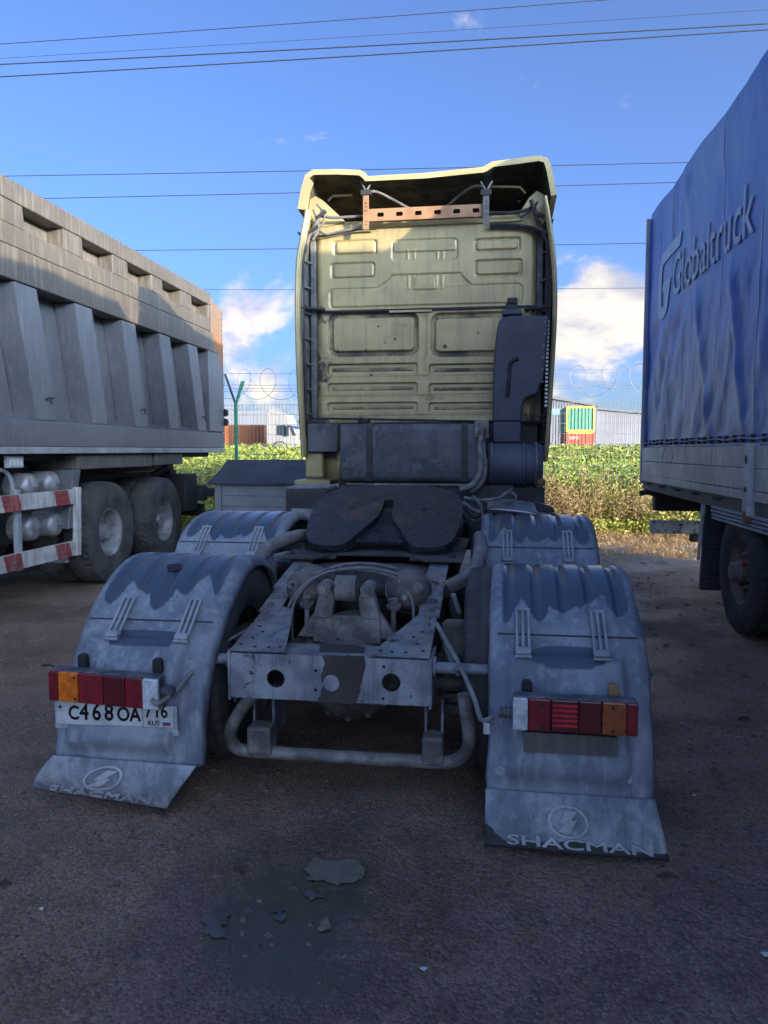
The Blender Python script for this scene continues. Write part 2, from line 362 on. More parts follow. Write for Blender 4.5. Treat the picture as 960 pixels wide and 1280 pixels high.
# ------------------------------------------------------------------ ground
def make_ground():
    m = bpy.data.materials.new('ground_grit'); m.use_nodes = True; t = m.node_tree; b = t.nodes['Principled BSDF']; MATS['ground'] = m
    p = N(t, 'ShaderNodeNewGeometry').outputs['Position']
    big = maprange(t, noise(t, p, 1.1, 9, .66), .36, .66)
    mid = maprange(t, noise(t, p, 4.5, 6, .65), .35, .7)
    sx = N(t, 'ShaderNodeSeparateXYZ'); L(t, p, sx.inputs[0])
    c = mix(t, big, (.165, .106, .078), (.27, .172, .122))
    c = mix(t, val(t, 'MULTIPLY', mid, .55), c, (.34, .225, .158))
    # verge dirt, its sunlit brown tone put into the ground colour
    wob = val(t, 'MULTIPLY_ADD', noise(t, p, .8, 4), 3.0, -1.5)
    dry = maprange(t, val(t, 'ADD', sx.outputs[1], wob), 9.2, 12.2)
    c = mix(t, val(t, 'MULTIPLY', dry, .85), c, mix(t, mid, (.14, .11, .08), (.22, .185, .14)))
    far = maprange(t, sx.outputs[1], 13.2, 15, 0, 1)
    c = mix(t, far, c, (.10, .10, .045))
    g = N(t, 'ShaderNodeTexVoronoi'); g.inputs['Scale'].default_value = 95; L(t, p, g.inputs['Vector'])
    gc = N(t, 'ShaderNodeSeparateColor'); L(t, g.outputs['Color'], gc.inputs[0])
    gr = maprange(t, gc.outputs[0], .0, 1, .62, 1.38, False)
    c = mix(t, 1, c, gr, 'MULTIPLY') if False else mix(t, 1.0, c, N_val(t, gr), 'MULTIPLY')
    pale = maprange(t, gc.outputs[1], .955, .985)
    c = mix(t, val(t, 'MULTIPLY', pale, .6), c, (.36, .31, .29))
    # damp patch round the puddle
    dv = N(t, 'ShaderNodeVectorMath', operation='DISTANCE'); L(t, mapping(t, p, (1, .8, 0), (0, 0, 0)), dv.inputs[0])
    pc = at(360, 1150, Z=0); dv.inputs[1].default_value = (pc.x, pc.y*.8, 0)
    wd = val(t, 'ADD', dv.outputs['Value'], val(t, 'MULTIPLY_ADD', noise(t, p, 3.6, 9, .72), .9, -.45))
    wet = maprange(t, wd, .20, .31, 1, 0)
    damp = maprange(t, wd, .2, .75, 1, 0)
    c = mix(t, val(t, 'MULTIPLY', damp, .45), c, (.07, .058, .05))
    c = mix(t, val(t, 'MULTIPLY', wet, .9), c, (.085, .075, .05))
    L(t, c, b.inputs['Base Color'])
    r0 = maprange(t, noise(t, p, 1.3, 5, .6), .38, .62, .38, .85)
    L(t, val(t, 'SUBTRACT', r0, val(t, 'MULTIPLY', damp, .22)), b.inputs['Roughness'])
    b.inputs['Specular IOR Level'].default_value = .45
    bn = N(t, 'ShaderNodeBump'); bn.inputs['Distance'].default_value = .014; L(t, val(t, 'MULTIPLY_ADD', wet, -.62, .72), bn.inputs['Strength'])
    h = val(t, 'MULTIPLY_ADD', g.outputs['Distance'], -.55, val(t, 'MULTIPLY', noise(t, p, 24, 8, .72), 1.1))
    L(t, h, bn.inputs['Height'])
    b2 = N(t, 'ShaderNodeBump'); b2.inputs['Distance'].default_value = .05; L(t, val(t, 'MULTIPLY_ADD', wet, -.4, .5), b2.inputs['Strength'])
    L(t, noise(t, p, 7, 8, .68), b2.inputs['Height']); L(t, b2.outputs[0], bn.inputs['Normal'])
    L(t, bn.outputs[0], b.inputs['Normal'])
def N_val(t, x):
    n = N(t, 'ShaderNodeCombineColor')
    for i in range(3): L(t, x, n.inputs[i])
    return n.outputs[0]
make_ground()
def ground_z(x, y):
    z = .012*fbm(x, y, .9, 3.1, 3)*sm(math.hypot(x+.62, y-2.45), .35, .9) if y < 16 else 0
    z += 1.0*sm(y, 24, 44)
    return z
def ground():
    xs = np.concatenate([np.linspace(-3000, -40, 8), np.linspace(-30, -7, 14), np.linspace(-6.5, 6.5, 140), np.linspace(7, 30, 14), np.linspace(40, 3000, 8)])
    ys = np.concatenate([np.linspace(-2000, -30, 5), np.linspace(-20, 0, 12), np.linspace(.5, 14, 140), np.linspace(14.5, 46, 34), np.linspace(60, 5000, 10)])
    b = MB(); b.v = [(x, y, ground_z(x, y)) for y in ys for x in xs]; b.n = len(b.v); nx = len(xs)
    b.f = [(j*nx+i, j*nx+i+1, (j+1)*nx+i+1, (j+1)*nx+i) for j in range(len(ys)-1) for i in range(nx-1)]
    struct(b.build('ground', 'ground', smooth='all'))
ground()
# ------------------------------------------------------------------ puddle
def puddle():
    t_ = bpy.data.materials.new('water'); t_.use_nodes = True; t = t_.node_tree; MATS['water'] = t_
    b = t.nodes['Principled BSDF']; b.inputs['Base Color'].default_value = (.10, .10, .095, 1); b.inputs['Roughness'].default_value = .03
    b.inputs['Specular IOR Level'].default_value = 1.0
    p = N(t, 'ShaderNodeNewGeometry').outputs['Position']
    bn = N(t, 'ShaderNodeBump'); bn.inputs['Strength'].default_value = .03; bn.inputs['Distance'].default_value = .01
    L(t, noise(t, p, 9, 2), bn.inputs['Height']); L(t, bn.outputs[0], b.inputs['Normal'])
    def sheet(px, z, amp, seed, n=5):
        pts = [at(x, y, Z=0) for x, y in px]; out = []
        for i, p in enumerate(pts):
            q = pts[(i+1) % len(pts)]
            for k in range(n):
                r = p.lerp(q, k/n); out.append((r.x+amp*fbm(r.x, r.y, 22, seed, 6), r.y+amp*.7*fbm(r.x, r.y, 22, seed+9, 6)))
        v, f = flat_shape(out, thick=.002)
        return [(a[0], a[1], z+a[2]) for a in v], f
    M('muddy_water', (.22, .195, .145), (.17, .155, .115), scale=20, rough=.12, fine=.03)
    for i, px in enumerate(([(383,1088),(396,1074),(420,1079),(447,1078),(451,1096),(443,1106),(412,1105),(386,1102)],
                            [(252,1152),(262,1143),(288,1145),(289,1158),(278,1163),(284,1174),(268,1176),(258,1164)],
                            [(341,1139),(350,1134),(358,1146),(353,1152),(345,1149)],
                            [(385,1120),(394,1116),(409,1121),(404,1126),(392,1126)],
                            [(400,1158),(404,1148),(412,1152),(410,1165),(404,1166)])):
        w = MB(); w.add(*sheet(px, .0065, .026, 5+i, 14)); struct(w.build('puddle_water', 'muddy_water' if i in (0, 4) else 'water'))
puddle()

# ------------------------------------------------------------------ tractor unit
TL = Vector((-.655, 3.15, 0)); TR = R(-.86)
tractor = thing('tractor_unit', 'khaki and blue-grey semi tractor unit with bare fifth wheel and dusty mudguards', 'truck', TL, TR)
_mi = Matrix.Rotation(-TR, 3, 'Z')
def tp(x, y, u=None, v=None, z=None):             # pixel -> tractor coordinates on a plane
    o = _mi @ (Vector((0, 0, CAMZ))-TL); d = _mi @ ray(x, y)
    t = (u-o.x)/d.x if u is not None else (v-o.y)/d.y if v is not None else (z-o.z)/d.z
    return o+d*t
T = tractor
def bolt(b, p, n=(0,0,1), r=.014, h=.014):
    p = Vector(p); n = Vector(n).normalized(); b.tube([p, p+n*h*.35], r*1.5, 12); b.tube([p, p+n*h], r, 6)

def rails():
    top = [(.02,.615),(.5,.69),(.74,.765),(1.2,.845),(1.7,.885),(6.0,.90)]
    bot = [(6.0,.60),(1.4,.58),(.9,.50),(.5,.42),(.02,.40)]
    for s in (-1, 1):
        b = MB(); b.prism([(s*.428, v, z) for v, z in top+bot], (-s*.014, 0, 0))
        for (a, c) in zip(top[:-1], top[1:]):
            b.hexa([(s*.428,a[0],a[1]),(s*.35,a[0],a[1]),(s*.35,c[0],c[1]),(s*.428,c[0],c[1]),
                    (s*.428,a[0],a[1]+.012),(s*.35,a[0],a[1]+.012),(s*.35,c[0],c[1]+.012),(s*.428,c[0],c[1]+.012)])
        b.build('frame_rail', 'frame_dark', T)
        # raised bright top plates with a folded end
        p = MB(); u0, u1 = s*.442, s*.335
        p.prism([(u0,.70,.785),(u0,1.16,.865),(u0,1.16,.878),(u0,.69,.798),(u0,.69,.755),(u0,.70,.755)], (u1-u0, 0, 0))
        p.build('rail_plate', 'frame_steel', T, bevel=.004)
        p = MB(); p.prism([(u0,1.17,.872),(u0,2.1,.905),(u0,2.1,.93),(u0,1.17,.893)], (u1-u0-s*.12, 0, 0))
        p.build('rail_cover', 'grease_mud', T, bevel=.006)
        p = MB(); p.prism([(s*.44,.43,.712),(s*.44,.70,.765),(s*.44,.70,.775),(s*.44,.43,.722)], (-s*.10, 0, 0))
        for k in (.5, .6): bolt(p, (s*.40, k, .722+.054*(k-.43)/.27), r=.012)
        p.build('joint_plate', 'frame_steel', T)
    # inner crossmembers
    b = MB()
    b.prism([(-.41,1.02,.84),(.41,1.02,.84),(.41,1.02,.60),(.33,1.02,.60),(.24,1.02,.76),(-.24,1.02,.76),(-.33,1.02,.60),(-.41,1.02,.60)], (0,.05,0))
    b.box((-.41,1.02,.84),(.41,1.22,.85))
    b.build('inner_crossmember', 'frame_dark', T)
    b = MB(); b.box((-.41,1.95,.55),(.41,2.0,.88)); b.build('inner_crossmember', 'frame_dark', T)
    b = MB(); b.box((-.41,3.2,.60),(.41,3.25,.88)); b.build('inner_crossmember', 'frame_dark', T)
rails()
def crossmember():
    W0, W1, Z0, Z1 = -.430, .432, .432, .628
    def q(x, y): p = tp(x, y, v=0); return (p.x, p.z)
    h1 = q(345, 848); h2 = q(489, 853)
    small = [q(*p) for p in ((395,838),(395,862),(441,862),(480,833),(479,873),(453,876))]
    v, f = flat_shape(rrect(W0, Z0, W1, Z1, .012), [circ(*h1, .040), circ(*h2, .040)]+[circ(*s_, .0075, 10) for s_ in small], .012)
    b = MB(); b.add([(a[0], a[2], a[1]) for a in v], f)
    b.build('rear_crossmember', 'frame_face', T)
    b = MB(); b.box((W0,.0065,Z1-.012),(W1,.20,Z1)); b.box((W0,.0065,Z0),(W1,.15,Z0+.012)); b.build('crossmember_flange', 'frame_steel', T)
    for s, u in ((-1, W0-.012), (1, W1)):
        b = MB(); b.box((u,-.012,Z0-.012),(u+.012,.22,Z1+.004)); b.build('end_plate', 'frame_face', T, bevel=.003)
    # mud washed over the middle, and the blanking disc in it
    def irr(px, seed):
        out = []
        for i, p in enumerate(px):
            a = px[(i+1) % len(px)]
            for k in range(4):
                x = p[0]+(a[0]-p[0])*k/4; y = p[1]+(a[1]-p[1])*k/4
                out.append(q(x+2.2*fbm(x, y, .25, seed), y+2.0*fbm(x, y, .25, seed+4)))
        return out
    v, f = flat_shape(irr([(406,828),(404,818),(456,820),(458,832),(452,850),(447,879),(398,877),(404,856),(402,842)], 2.), thick=.003)
    b = MB(); b.add([(a[0], -.0085+a[2], a[1]) for a in v], f); b.build('mud_patch', 'dried_mud', T)
    cx, cz = q(415, 853); b = MB(); b.lathe([(0,.035),(.004,.035),(.005,.03)], (cx,-.010,cz), (0,-1,0), 20); b.build('blanking_disc', 'frame_face', T)
    pts = [tp(x, y, z=Z1) for x, y in ((399,815),(400,806),(420,801),(448,802),(456,810),(455,817))]
    pts = [(p.x, max(.0, min(.19, p.y))) for p in pts]
    v, f = flat_shape(pts, thick=.003); b = MB(); b.add([(a[0], a[1], Z1+.002+a[2]) for a in v], f); b.build('mud_patch', 'dried_mud', T)
    # gussets
    for nm, P in (('l', [(-.432,-.004),(-.185,-.004),(-.275,.47),(-.315,.50),(-.425,.50)]), ('r', [(.434,-.004),(.175,-.004),(.345,.47),(.365,.50),(.43,.50)])):
        b = MB(); zz = lambda v_: .6335+(v_+.004)*.172
        b.add([(u, v_, zz(v_)) for u, v_ in P]+[(u, v_, zz(v_)+.010) for u, v_ in P],
              [(4,3,2,1,0),(5,6,7,8,9)]+[(i,(i+1)%5,5+(i+1)%5,5+i) for i in range(5)])
        g = b.build('gusset_plate', 'frame_steel', T, bevel=.003)
        s = -1 if nm == 'l' else 1; bb = MB()
        for u, v_ in ((s*.39,.40),(s*.395,.33)): bolt(bb, (u, v_, zz(v_)+.010), (0,-.17,1), .011, .016)
        bb.build('bolt', 'grey_metal', g)
        hb = MB()
        for u, v_ in ((s*.40,.05),(s*.33,.03),(s*.27,.03),(s*.22,.04),(s*.37,.12),(s*.345,.19),(s*.38,.25)):
            hb.lathe([(0,.009),(.0012,.009)], (u, v_, zz(v_)+.0100), (0,-.17,1), 10)
        hb.build('bolt_holes', 'plate_black', g, kind='stuff')
crossmember()
def underrun():
    P = lambda x, y, v: tp(x, y, v=v)
    pts = [P(316,868,.02),P(301,888,.02),P(288,914,.04),P(294,933,.07),P(312,939,.08),P(345,941,.08),P(430,946,.08),P(520,951,.08),P(556,953,.08),P(578,945,.06),P(587,925,.03),P(583,893,.0),P(580,868,-.01)]
    b = MB(); b.tube(smooth_path(pts, 6), .029, 14); b.build('underrun_bar', 'grey_metal', T, smooth=True)
    for x0, x1, y0, y1 in ((309,336,876,944),(528,553,888,958)):
        a = P(x0, y1, .035); c = P(x1, y0, .035); zt = .42
        b = MB(); b.box((a.x,.12,a.z+.06),(a.x+.012,.30,zt)); b.box((c.x-.012,.12,a.z+.06),(c.x,.30,zt))
        o = b.build('bar_hanger', 'frame_steel', T, bevel=.002)
        b = MB(); b.box((a.x-.004,.036,a.z),(c.x+.004,.145,a.z+.125)); k = b.build('bar_clamp', 'grey_metal', T, bevel=.012)
        bb = MB()
        for du in (.28, .72): bolt(bb, (a.x+(c.x-a.x)*du, .036, a.z+.095), (0,-1,0), .010, .014)
        bb.build('bolt', 'grey_metal', k)
    for s, e in ((-1, -.66), (1, .70)):
        b = MB(); b.tube([(s*.44,.05,.585),(e,.0,.597)], .0235, 14); b.lathe([(0,.045),(.012,.045)], (s*.445,.05,.585), (s,0,0), 14)
        b.build('fender_stay', 'frame_steel', T, smooth=True)
    b = MB(); b.tube([(.44,.20,.47),(.66,.22,.47)], .026, 12); b.build('cross_tube', 'frame_dark', T, smooth=True)
underrun()
def axles():
    for v, zc in ((.56,.43),(1.87,.46)):
        b = MB(); b.tube([(-.95,v,zc),(-.36,v,zc),(-.30,v,zc),(.30,v,zc),(.36,v,zc),(.95,v,zc)], [.07,.085,.13,.13,.085,.07], 16)
        b.lathe([(-.20,.09),(-.17,.17),(-.10,.24),(0,.265),(.08,.265),(.12,.25)], (0,v,zc), (0,1,0), 28)
        o = b.build('axle_housing', 'axle_cast', T, smooth=True)
        bb = MB()
        for k in range(14):
            a = 2*math.pi*k/14; bolt(bb, (.225*math.sin(a), v-.12, zc+.225*math.cos(a)), (0,-1,0), .011, .018)
        bolt(bb, (.0, v-.2, zc-.02), (0,-1,0), .022, .015)
        bb.build('housing_bolts', 'axle_cast', o, kind='stuff')
    # torque-rod bracket on the rear axle
    b = MB(); v = .40
    for s in (-1, 1):
        b.prism([(s*.165,v,.70),(s*.07,v,.70),(s*.055,v,.80),(s*.085,v,.865),(s*.125,v,.85)], (0,.07,0))
        b.prism([(s*.25,v+.02,.60),(s*.12,v+.02,.60),(s*.12,v+.02,.74),(s*.15,v+.02,.74)], (0,.05,0))
    b.box((-.165,v+.004,.58),(.165,v+.066,.715))
    o = b.build('torque_rod_bracket', 'grey_metal', T, bevel=.008)
    b = MB(); b.lathe([(-.052,.045),(-.05,.062),(.05,.062),(.052,.045)], (0,v+.02,.845), (1,0,0), 22); b.build('bushing', 'grey_metal', o, smooth=True)
    for s in (-1, 1):
        b = MB(); b.tube([(s*.105,v-.02,.845),(s*.105,v+.08,.845)], .034, 14); bolt(b, (s*.105,v-.02,.845), (0,-1,0), .02, .03); b.build('clamp_bolt', 'grey_metal', o, smooth=True)
    # torque rods running forward
    for s in (-1, 1):
        b = MB(); b.tube([(s*.02,v+.06,.83),(s*.30,1.1,.70)], .034, 12); b.build('torque_rod', 'frame_dark', T, smooth=True)
    # brake chambers either side
    for s in (-1, 1):
        b = MB(); c = Vector((s*.255+.015, .66, .80)); ax = Vector((s*.25,-1,.12)).normalized()
        b.lathe([(-.17,.05),(-.165,.088),(-.06,.10),(-.03,.112),(0,.112),(.02,.10),(.08,.092),(.115,.07),(.13,.03)], c, ax, 22)
        o = b.build('brake_chamber', 'axle_cast', T, smooth=True)
        b = MB(); b.lathe([(-.02,.120),(.0,.120)], c, ax, 22); b.build('clamp_band', 'axle_cast', o, smooth=True)
        bb = MB(); bolt(bb, c+ax*.115+Vector((s*.03,0,.02)), ax, .018, .03); bolt(bb, c+ax*.11+Vector((-s*.04,0,-.03)), ax, .014, .03); bb.build('fitting', 'grey_metal', o)
        b = MB(); b.tube([(s*.215,.50,.74),(s*.215,.49,.52)], .014, 10); bolt(b, (s*.215,.50,.74), (0,-.2,1), .024, .045); b.build('stud', 'grey_metal', T, smooth=True)
    hp = [[(-.33,.55,.55),(-.31,.52,.74),(-.20,.55,.90),(-.05,.62,.935),(.12,.62,.93),(.27,.60,.88)],
          [(-.30,.53,.56),(-.28,.50,.76),(-.17,.53,.915),(0,.60,.95),(.18,.60,.935),(.31,.60,.86),(.34,.56,.70)],
          [(-.20,.56,.92),(-.05,.7,.955),(.15,.75,.94),(.35,.72,.88),(.41,.8,.84)],
          [(.23,.56,.90),(.30,.52,.80),(.31,.5,.66),(.29,.52,.5)],
          [(-.08,.66,.95),(-.02,.9,.88),(.02,1.0,.86)]]
    for p in hp:
        b = MB(); b.tube(smooth_path([(x, y, z-.035*sm(z,.7,.9)) for x, y, z in p], 8), .0075, 8); b.build('air_hose', 'hose', T, smooth=True)
    # gearbox lump and prop shaft further in
    b = MB(); b.tube([(0,.8,.6),(0,1.75,.52)], .055, 14); b.lathe([(-.1,.1),(-.08,.16),(.0,.18),(.1,.15),(.12,.06)], (.05,.92,.72), (0,1,0), 20); b.build('prop_shaft', 'frame_dark', T, smooth=True)
    b = MB(); b.box((-.03,.98,.70),(.03,1.04,.86)); b.build('rod_hanger', 'grey_metal', T, bevel=.006)
    # brake-chamber / spring side clutter between the right rail and wheel
    for k in range(5):
        b = MB(); b.box((.47,.30+.0*k,.30+.052*k),(.60,.42+.11*k,.338+.052*k)); b.build('spring_leaf', 'axle_cast', T, bevel=.006)
    b = MB(); b.prism([(.465,.28,.55),(.62,.28,.55),(.62,.28,.72),(.60,.28,.74),(.485,.28,.74),(.465,.28,.72)], (0,.02,0)); b.build('spring_bracket', 'axle_cast', T, bevel=.006)
    for k in range(7):
        b = MB(); b.box((-.60,.34,.30+.045*k),(-.47,.6+.09*k,.335+.045*k)); b.build('spring_leaf', 'frame_dark', T, bevel=.006)
    # air springs
    for s in (-1, 1):
        for v in (1.15,):
            b = MB(); b.lathe([(-.12,.10),(-.1,.13),(-.05,.14),(-.02,.12),(.02,.14),(.08,.13),(.1,.10)], (s*.56,v,.63), (0,0,1), 22); b.build('air_spring', 'hose_black', T, smooth=True)
    # bent support tubes for the front mudguards
    for pts in ([(-.44,1.75,.93),(-.52,1.52,.965),(-.625,1.25,.93),(-.65,1.10,.85),(-.58,.98,.78)],
                [(.44,.80,.78),(.56,.92,.83),(.60,1.02,.87),(.615,1.2,.93),(.60,1.55,.97)]):
        b = MB(); b.tube(smooth_path(pts, 8), .042, 14); b.build('support_tube', 'grey_metal', T, smooth=True)
    b = MB(); b.obox((-.50,1.22,.875), (.13,.16,.05), Matrix.Rotation(R(-18),3,'Z')); b.build('bracket_block', 'frame_steel', T, bevel=.01)
    b = MB(); b.obox((.50,.70,.70), (.03,.15,.10), Matrix.Rotation(R(20),3,'Z') @ Matrix.Rotation(R(35),3,'X')); b.build('bracket_block', 'grey_metal', T, bevel=.012)
    # wiring from frame to lamps
    for p, r in (([(-.45,.30,.66),(-.52,.1,.63),(-.58,.0,.60),(-.66,-.03,.585)], .007),
                 ([(-.54,-.01,.59),(-.57,-.1,.56),(-.60,-.2,.51),(-.645,-.27,.48),(-.665,-.28,.50)], .010),
                 ([(.44,.28,.72),(.50,.15,.66),(.56,.02,.60),(.62,-.12,.52),(.655,-.24,.47),(.70,-.28,.50)], .010),
                 ([(.45,.4,.66),(.50,.2,.60),(.55,.05,.56)], .012)):
        b = MB(); b.tube(smooth_path(p, 8), r, 8); b.build('lamp_cable', 'hose', T, smooth=True)
    b = MB(); b.box((.662,-.275,.425),(.688,-.25,.47)); b.build('connector', 'plate_white', T, bevel=.004)
axles()

# ---- wheels
def tyre_mesh(Rr, W, pat, n=132, depth=.012):
    nw = 14; b = MB(); prof = []
    rb = .255 if Rr < .5 else .27
    side = [(-.40,rb),(-.455,rb+.03),(-.5,rb+(Rr-rb)*.45),(-.49,rb+(Rr-rb)*.7),(-.45,Rr-.035)]
    prof = [(W*a, r, 0) for a, r in side]
    for k in range(nw): prof.append((W*(-.435+.87*k/(nw-1)), Rr-.014*abs(2*k/(nw-1)-1)**3, 1))
    prof += [(W*-a, r, 0) for a, r in side[::-1]]
    v = []
    for i in range(n):
        a = 2*math.pi*i/n
        for k, (x, r, tr) in enumerate(prof):
            if tr:
                kk = k-len(side); w = abs(2*kk/(nw-1)-1); d = 0
                if pat == 'lug':
                    if (i+int(2*w)) % 3 == 0 and w > .25: d = depth*1.5
                    if kk in (nw//2-1, nw//2): d = depth*.5 if i % 6 < 3 else 0
                else:
                    if kk in (3, 6, 7, 10): d = depth
                    elif i % 3 == 0 and w > .6: d = depth*.8
                r = r-d
            v.append((x, r*math.sin(a), r*math.cos(a)))
    m = len(prof)
    b.add(v, [(i*m+k, i*m+k+1, ((i+1)%n)*m+k+1, ((i+1)%n)*m+k) for i in range(n) for k in range(m-1)])
    return b
def rim_mesh(style, s, W):
    b = MB()
    if style == 'dish':          # outer wheel of a dual: deep dish
        pr = [(.40*W,.262),(.41*W,.27),(.38*W,.275),(.30*W,.245),(.0,.235),(-.16*W,.225),(-.20*W,.20),(-.20*W,.12),(-.17*W,.10),(-.17*W,.0)]
    else:                        # flat front face
        pr = [(.40*W,.262),(.41*W,.27),(.38*W,.275),(.30*W,.245),(.16*W,.235),(.15*W,.215),(.22*W,.20),(.25*W,.17),(.24*W,.12),(.24*W,.0)]
    b.lathe([(s*a, r) for a, r in pr], (0,0,0), (1,0,0), 40, cap0=False)
    return b
def wheel(parent, c, s, Rr, W, style, tmat, rmat, hub=True, pat='rib', proto={}):
    key = (s, Rr, W, style, tmat, rmat, pat)
    c = Vector(c)
    if key not in proto:
        rim = rim_mesh(style, s, W); rim.v = [tuple(Vector(p)+c) for p in rim.v]; o = rim.build('wheel', rmat, parent, smooth=True)
        ty = tyre_mesh(Rr, W, pat); ty.v = [tuple(Vector(p)+c) for p in ty.v]; t = ty.build('tyre', tmat, o, smooth=True)
        kids = [t]
        if hub:
            f0 = -.17*W if style == 'dish' else .24*W
            h = MB(); h.lathe([(s*(f0-.01),.10),(s*(f0+.07),.098),(s*(f0+.085),.085),(s*(f0+.125),.08),(s*(f0+.135),.068),(s*(f0+.135),0)], c, (1,0,0), 26)
            kids.append(h.build('hub', rmat if style != 'dish' else 'rim_silver', o, smooth=True))
            n0 = None
            for k in range(10):
                a = 2*math.pi*k/10; q = c+Vector((s*f0, .143*math.sin(a), .143*math.cos(a)))
                if n0 is None:
                    nb = MB(); nb.tube([q, q+Vector((s*.045,0,0))], .017, 6); n0 = nb.build('wheel_nut', rmat, o); kids.append(n0)
                else: kids.append(share(n0, o, q+Vector((s*.0225,0,0))))
        proto[key] = (o, kids, c); return o
    p, kids, c0 = proto[key]
    d = c-c0
    o = share(p, parent, Vector(p['_c'])+d)
    for k in kids: share(k, o, Vector(k['_c'])+d)
    return o
for v in (.50, 1.87):
    for u, st in ((-.63,'flat'), (-.965,'dish'), (.70,'flat'), (1.03,'dish')):
        wheel(T, (u, v, .47), 1 if u > 0 else -1, .48, .275, st, 'tyre', 'rim_rust', hub=False)
# ---- mudguards
def fender(u0, u1, prof, rear, seed, dz=0, side=1):
    """u0 inner edge, u1 outer edge; prof = (v, z) from the rear bottom up over the crest and down in front"""
    P = smooth_path([(0, a, b) for a, b in prof], 7); n = len(P)
    Ls = [0]
    for i in range(1, n): Ls.append(Ls[-1]+(P[i]-P[i-1]).length)
    nrm = []
    for i in range(n):
        t = (P[min(i+1,n-1)]-P[max(i-1,0)]).normalized(); nrm.append(Vector((0, -t.z, t.y)))
    nu = 61; W = u1-u0; b = MB(); w = []; crest = max(range(n), key=lambda i: P[i].z)
    zs = P[[i for i in range(n) if P[i].z > SEAM_Z[rear]][0]].z
    ribs = [.13, .31, .49, .67, .85]
    for i in range(n):
        p = P[i]; nn = nrm[i]
        behind = i <= crest
        topz = sm(p.z, SEAM_Z[rear]+.03, SEAM_Z[rear]+.10) if behind else sm(p.z, .55, .8)
        for k in range(nu):
            f = k/(nu-1); e = min(f, 1-f)*abs(W)
            d = 0
            r = .055                                     # rounded shoulders
            if e < r: d -= r-math.sqrt(max(0, r*r-(r-e)**2))
            g = 0
            for c_ in ribs: g = max(g, 1-sm(abs(f-c_)*abs(W), .010, .020))
            d -= .012*g*topz
            if rear and behind and p.z < SEAM_Z[1]+.02:   # raised lamp block on the rear section
                m = sm(p.z, .24, .30)*(1-sm(p.z, .655, .70))
                bx = sm(f, .09, .16)*(1-sm(f, .80, .87)) if u1 > u0 else sm(f, .16, .22)*(1-sm(f, .86, .93))
                d += .040*m*bx
                d += .006*fbm(f*2, p.z*4, 1, seed)*(1-sm(p.z, .2, .4))
            if behind and p.z < SEAM_Z[rear]: d -= .008
            q = p+nn*d
            u = u0+W*f + (.012*fbm(f, p.z*2, 1.5, seed+3) if (rear and e < .02) else 0)
            if rear and behind and side > 0 and f > .97: u += .0
            b.v.append((u, q.y, q.z+dz))
            # wet, washed-off dark area on top with a scalloped lower edge, and the pool on the ledge
            lk = int((f-.04)/.18+9); sc = .035*fbm(f*2.2, seed, 1.0, seed)+(.012+.055*random.Random(int(seed*10)+lk).random())*abs(math.sin(math.pi*(f-.04)/.18))**.7
            for cf_ in CLIPS[rear]: sc -= .05*math.exp(-(abs(f-cf_)/.085)**4)
            edge = (P[crest].z-.105)-sc
            wet = sm(p.z, edge-.012, edge+.012)*(1-sm(e, .02, .05) if False else 1)*sm(e, .035, .075) if behind else sm(e, .03, .08)*.9
            if rear and behind:
                ew = abs((f-.50)/.23)**4+abs((p.z-.675)/.042)**4
                wet = max(wet, 1-sm(ew, .7, 1.2))
            w.append(wet)
    b.n = len(b.v); b.attr = w
    b.f = [(j*nu+i, j*nu+i+1, (j+1)*nu+i+1, (j+1)*nu+i) for j in range(n-1) for i in range(nu-1)]
    o = b.build('mudguard', 'fender_dusty', T, smooth='all', solid=.008)
    # folded inner lips
    # seam strip between rear and top sections
    iz = [i for i in range(n) if P[i].z > SEAM_Z[rear]][0]
    sp, sn = P[iz], nrm[iz]; tng = Vector((0, sn.z, -sn.y))
    s_ = MB(); c0 = sp+sn*.001
    a0 = u0+W*.06; a1 = u0+W*.94
    s_.tube([(a0, c0.y, c0.z+dz), (a1, c0.y, c0.z+dz)], .0035, 8); s_.build('seam', 'fender_dark', o)
    # strap clips
    for f in ((.22, .70) if rear else (.24, .74)):
        uc = u0+W*f; cl = MB(); i0, i1 = None, None
        zA = SEAM_Z[rear]+.075; zB = SEAM_Z[rear]-.085
        ia = min(range(crest), key=lambda i: abs(P[i].z-zA)); ib = min(range(crest), key=lambda i: abs(P[i].z-zB))
        A = P[ia]+nrm[ia]*.012; B = P[ib]+nrm[ib]*(.034 if rear else .012)
        ax = (B-A); Ln = ax.length; ax.normalize(); nn = Vector((1,0,0)).cross(ax).normalized()
        if nn.y > 0: nn = -nn
        X = Vector((1,0,0)); rot = Matrix((X, ax, nn)).transposed()
        for du in (-.024, 0, .024):
            cl.obox(Vector((uc+du,0,dz))+A.lerp(B,.46)+nn*.004, (.011,Ln*.90,.012), rot)
        for q, hh in ((.02,.012),(.88,.018)): cl.obox(Vector((uc,0,dz))+A.lerp(B,q)+nn*.004, (.062,hh,.012), rot)
        cc = cl.build('strap_clip', 'clip_plastic', o, bevel=.002)
        bk = MB(); bk.obox(Vector((uc,0,dz))+A.lerp(B,.95)+nn*.010, (.058,.026,.022), rot); bk.obox(Vector((uc,0,dz))+A.lerp(B,1.03)+nn*.006, (.066,.010,.012), rot)
        bk.build('buckle', 'clip_plastic', o, bevel=.003)
    return o, P, nrm
SEAM_Z = {0: .93, 1: .745}; CLIPS = {0: (.24, .74), 1: (.22, .70)}
rear_prof = [(-.285,.195),(-.262,.30),(-.215,.42),(-.155,.55),(-.07,.665),(-.005,.735),(.12,.84),(.28,.925),(.46,.965),(.66,.94),(.84,.85),(.97,.70),(1.03,.52),(1.05,.38)]
rear_left = [(a+.05, b+.012) for a, b in rear_prof]
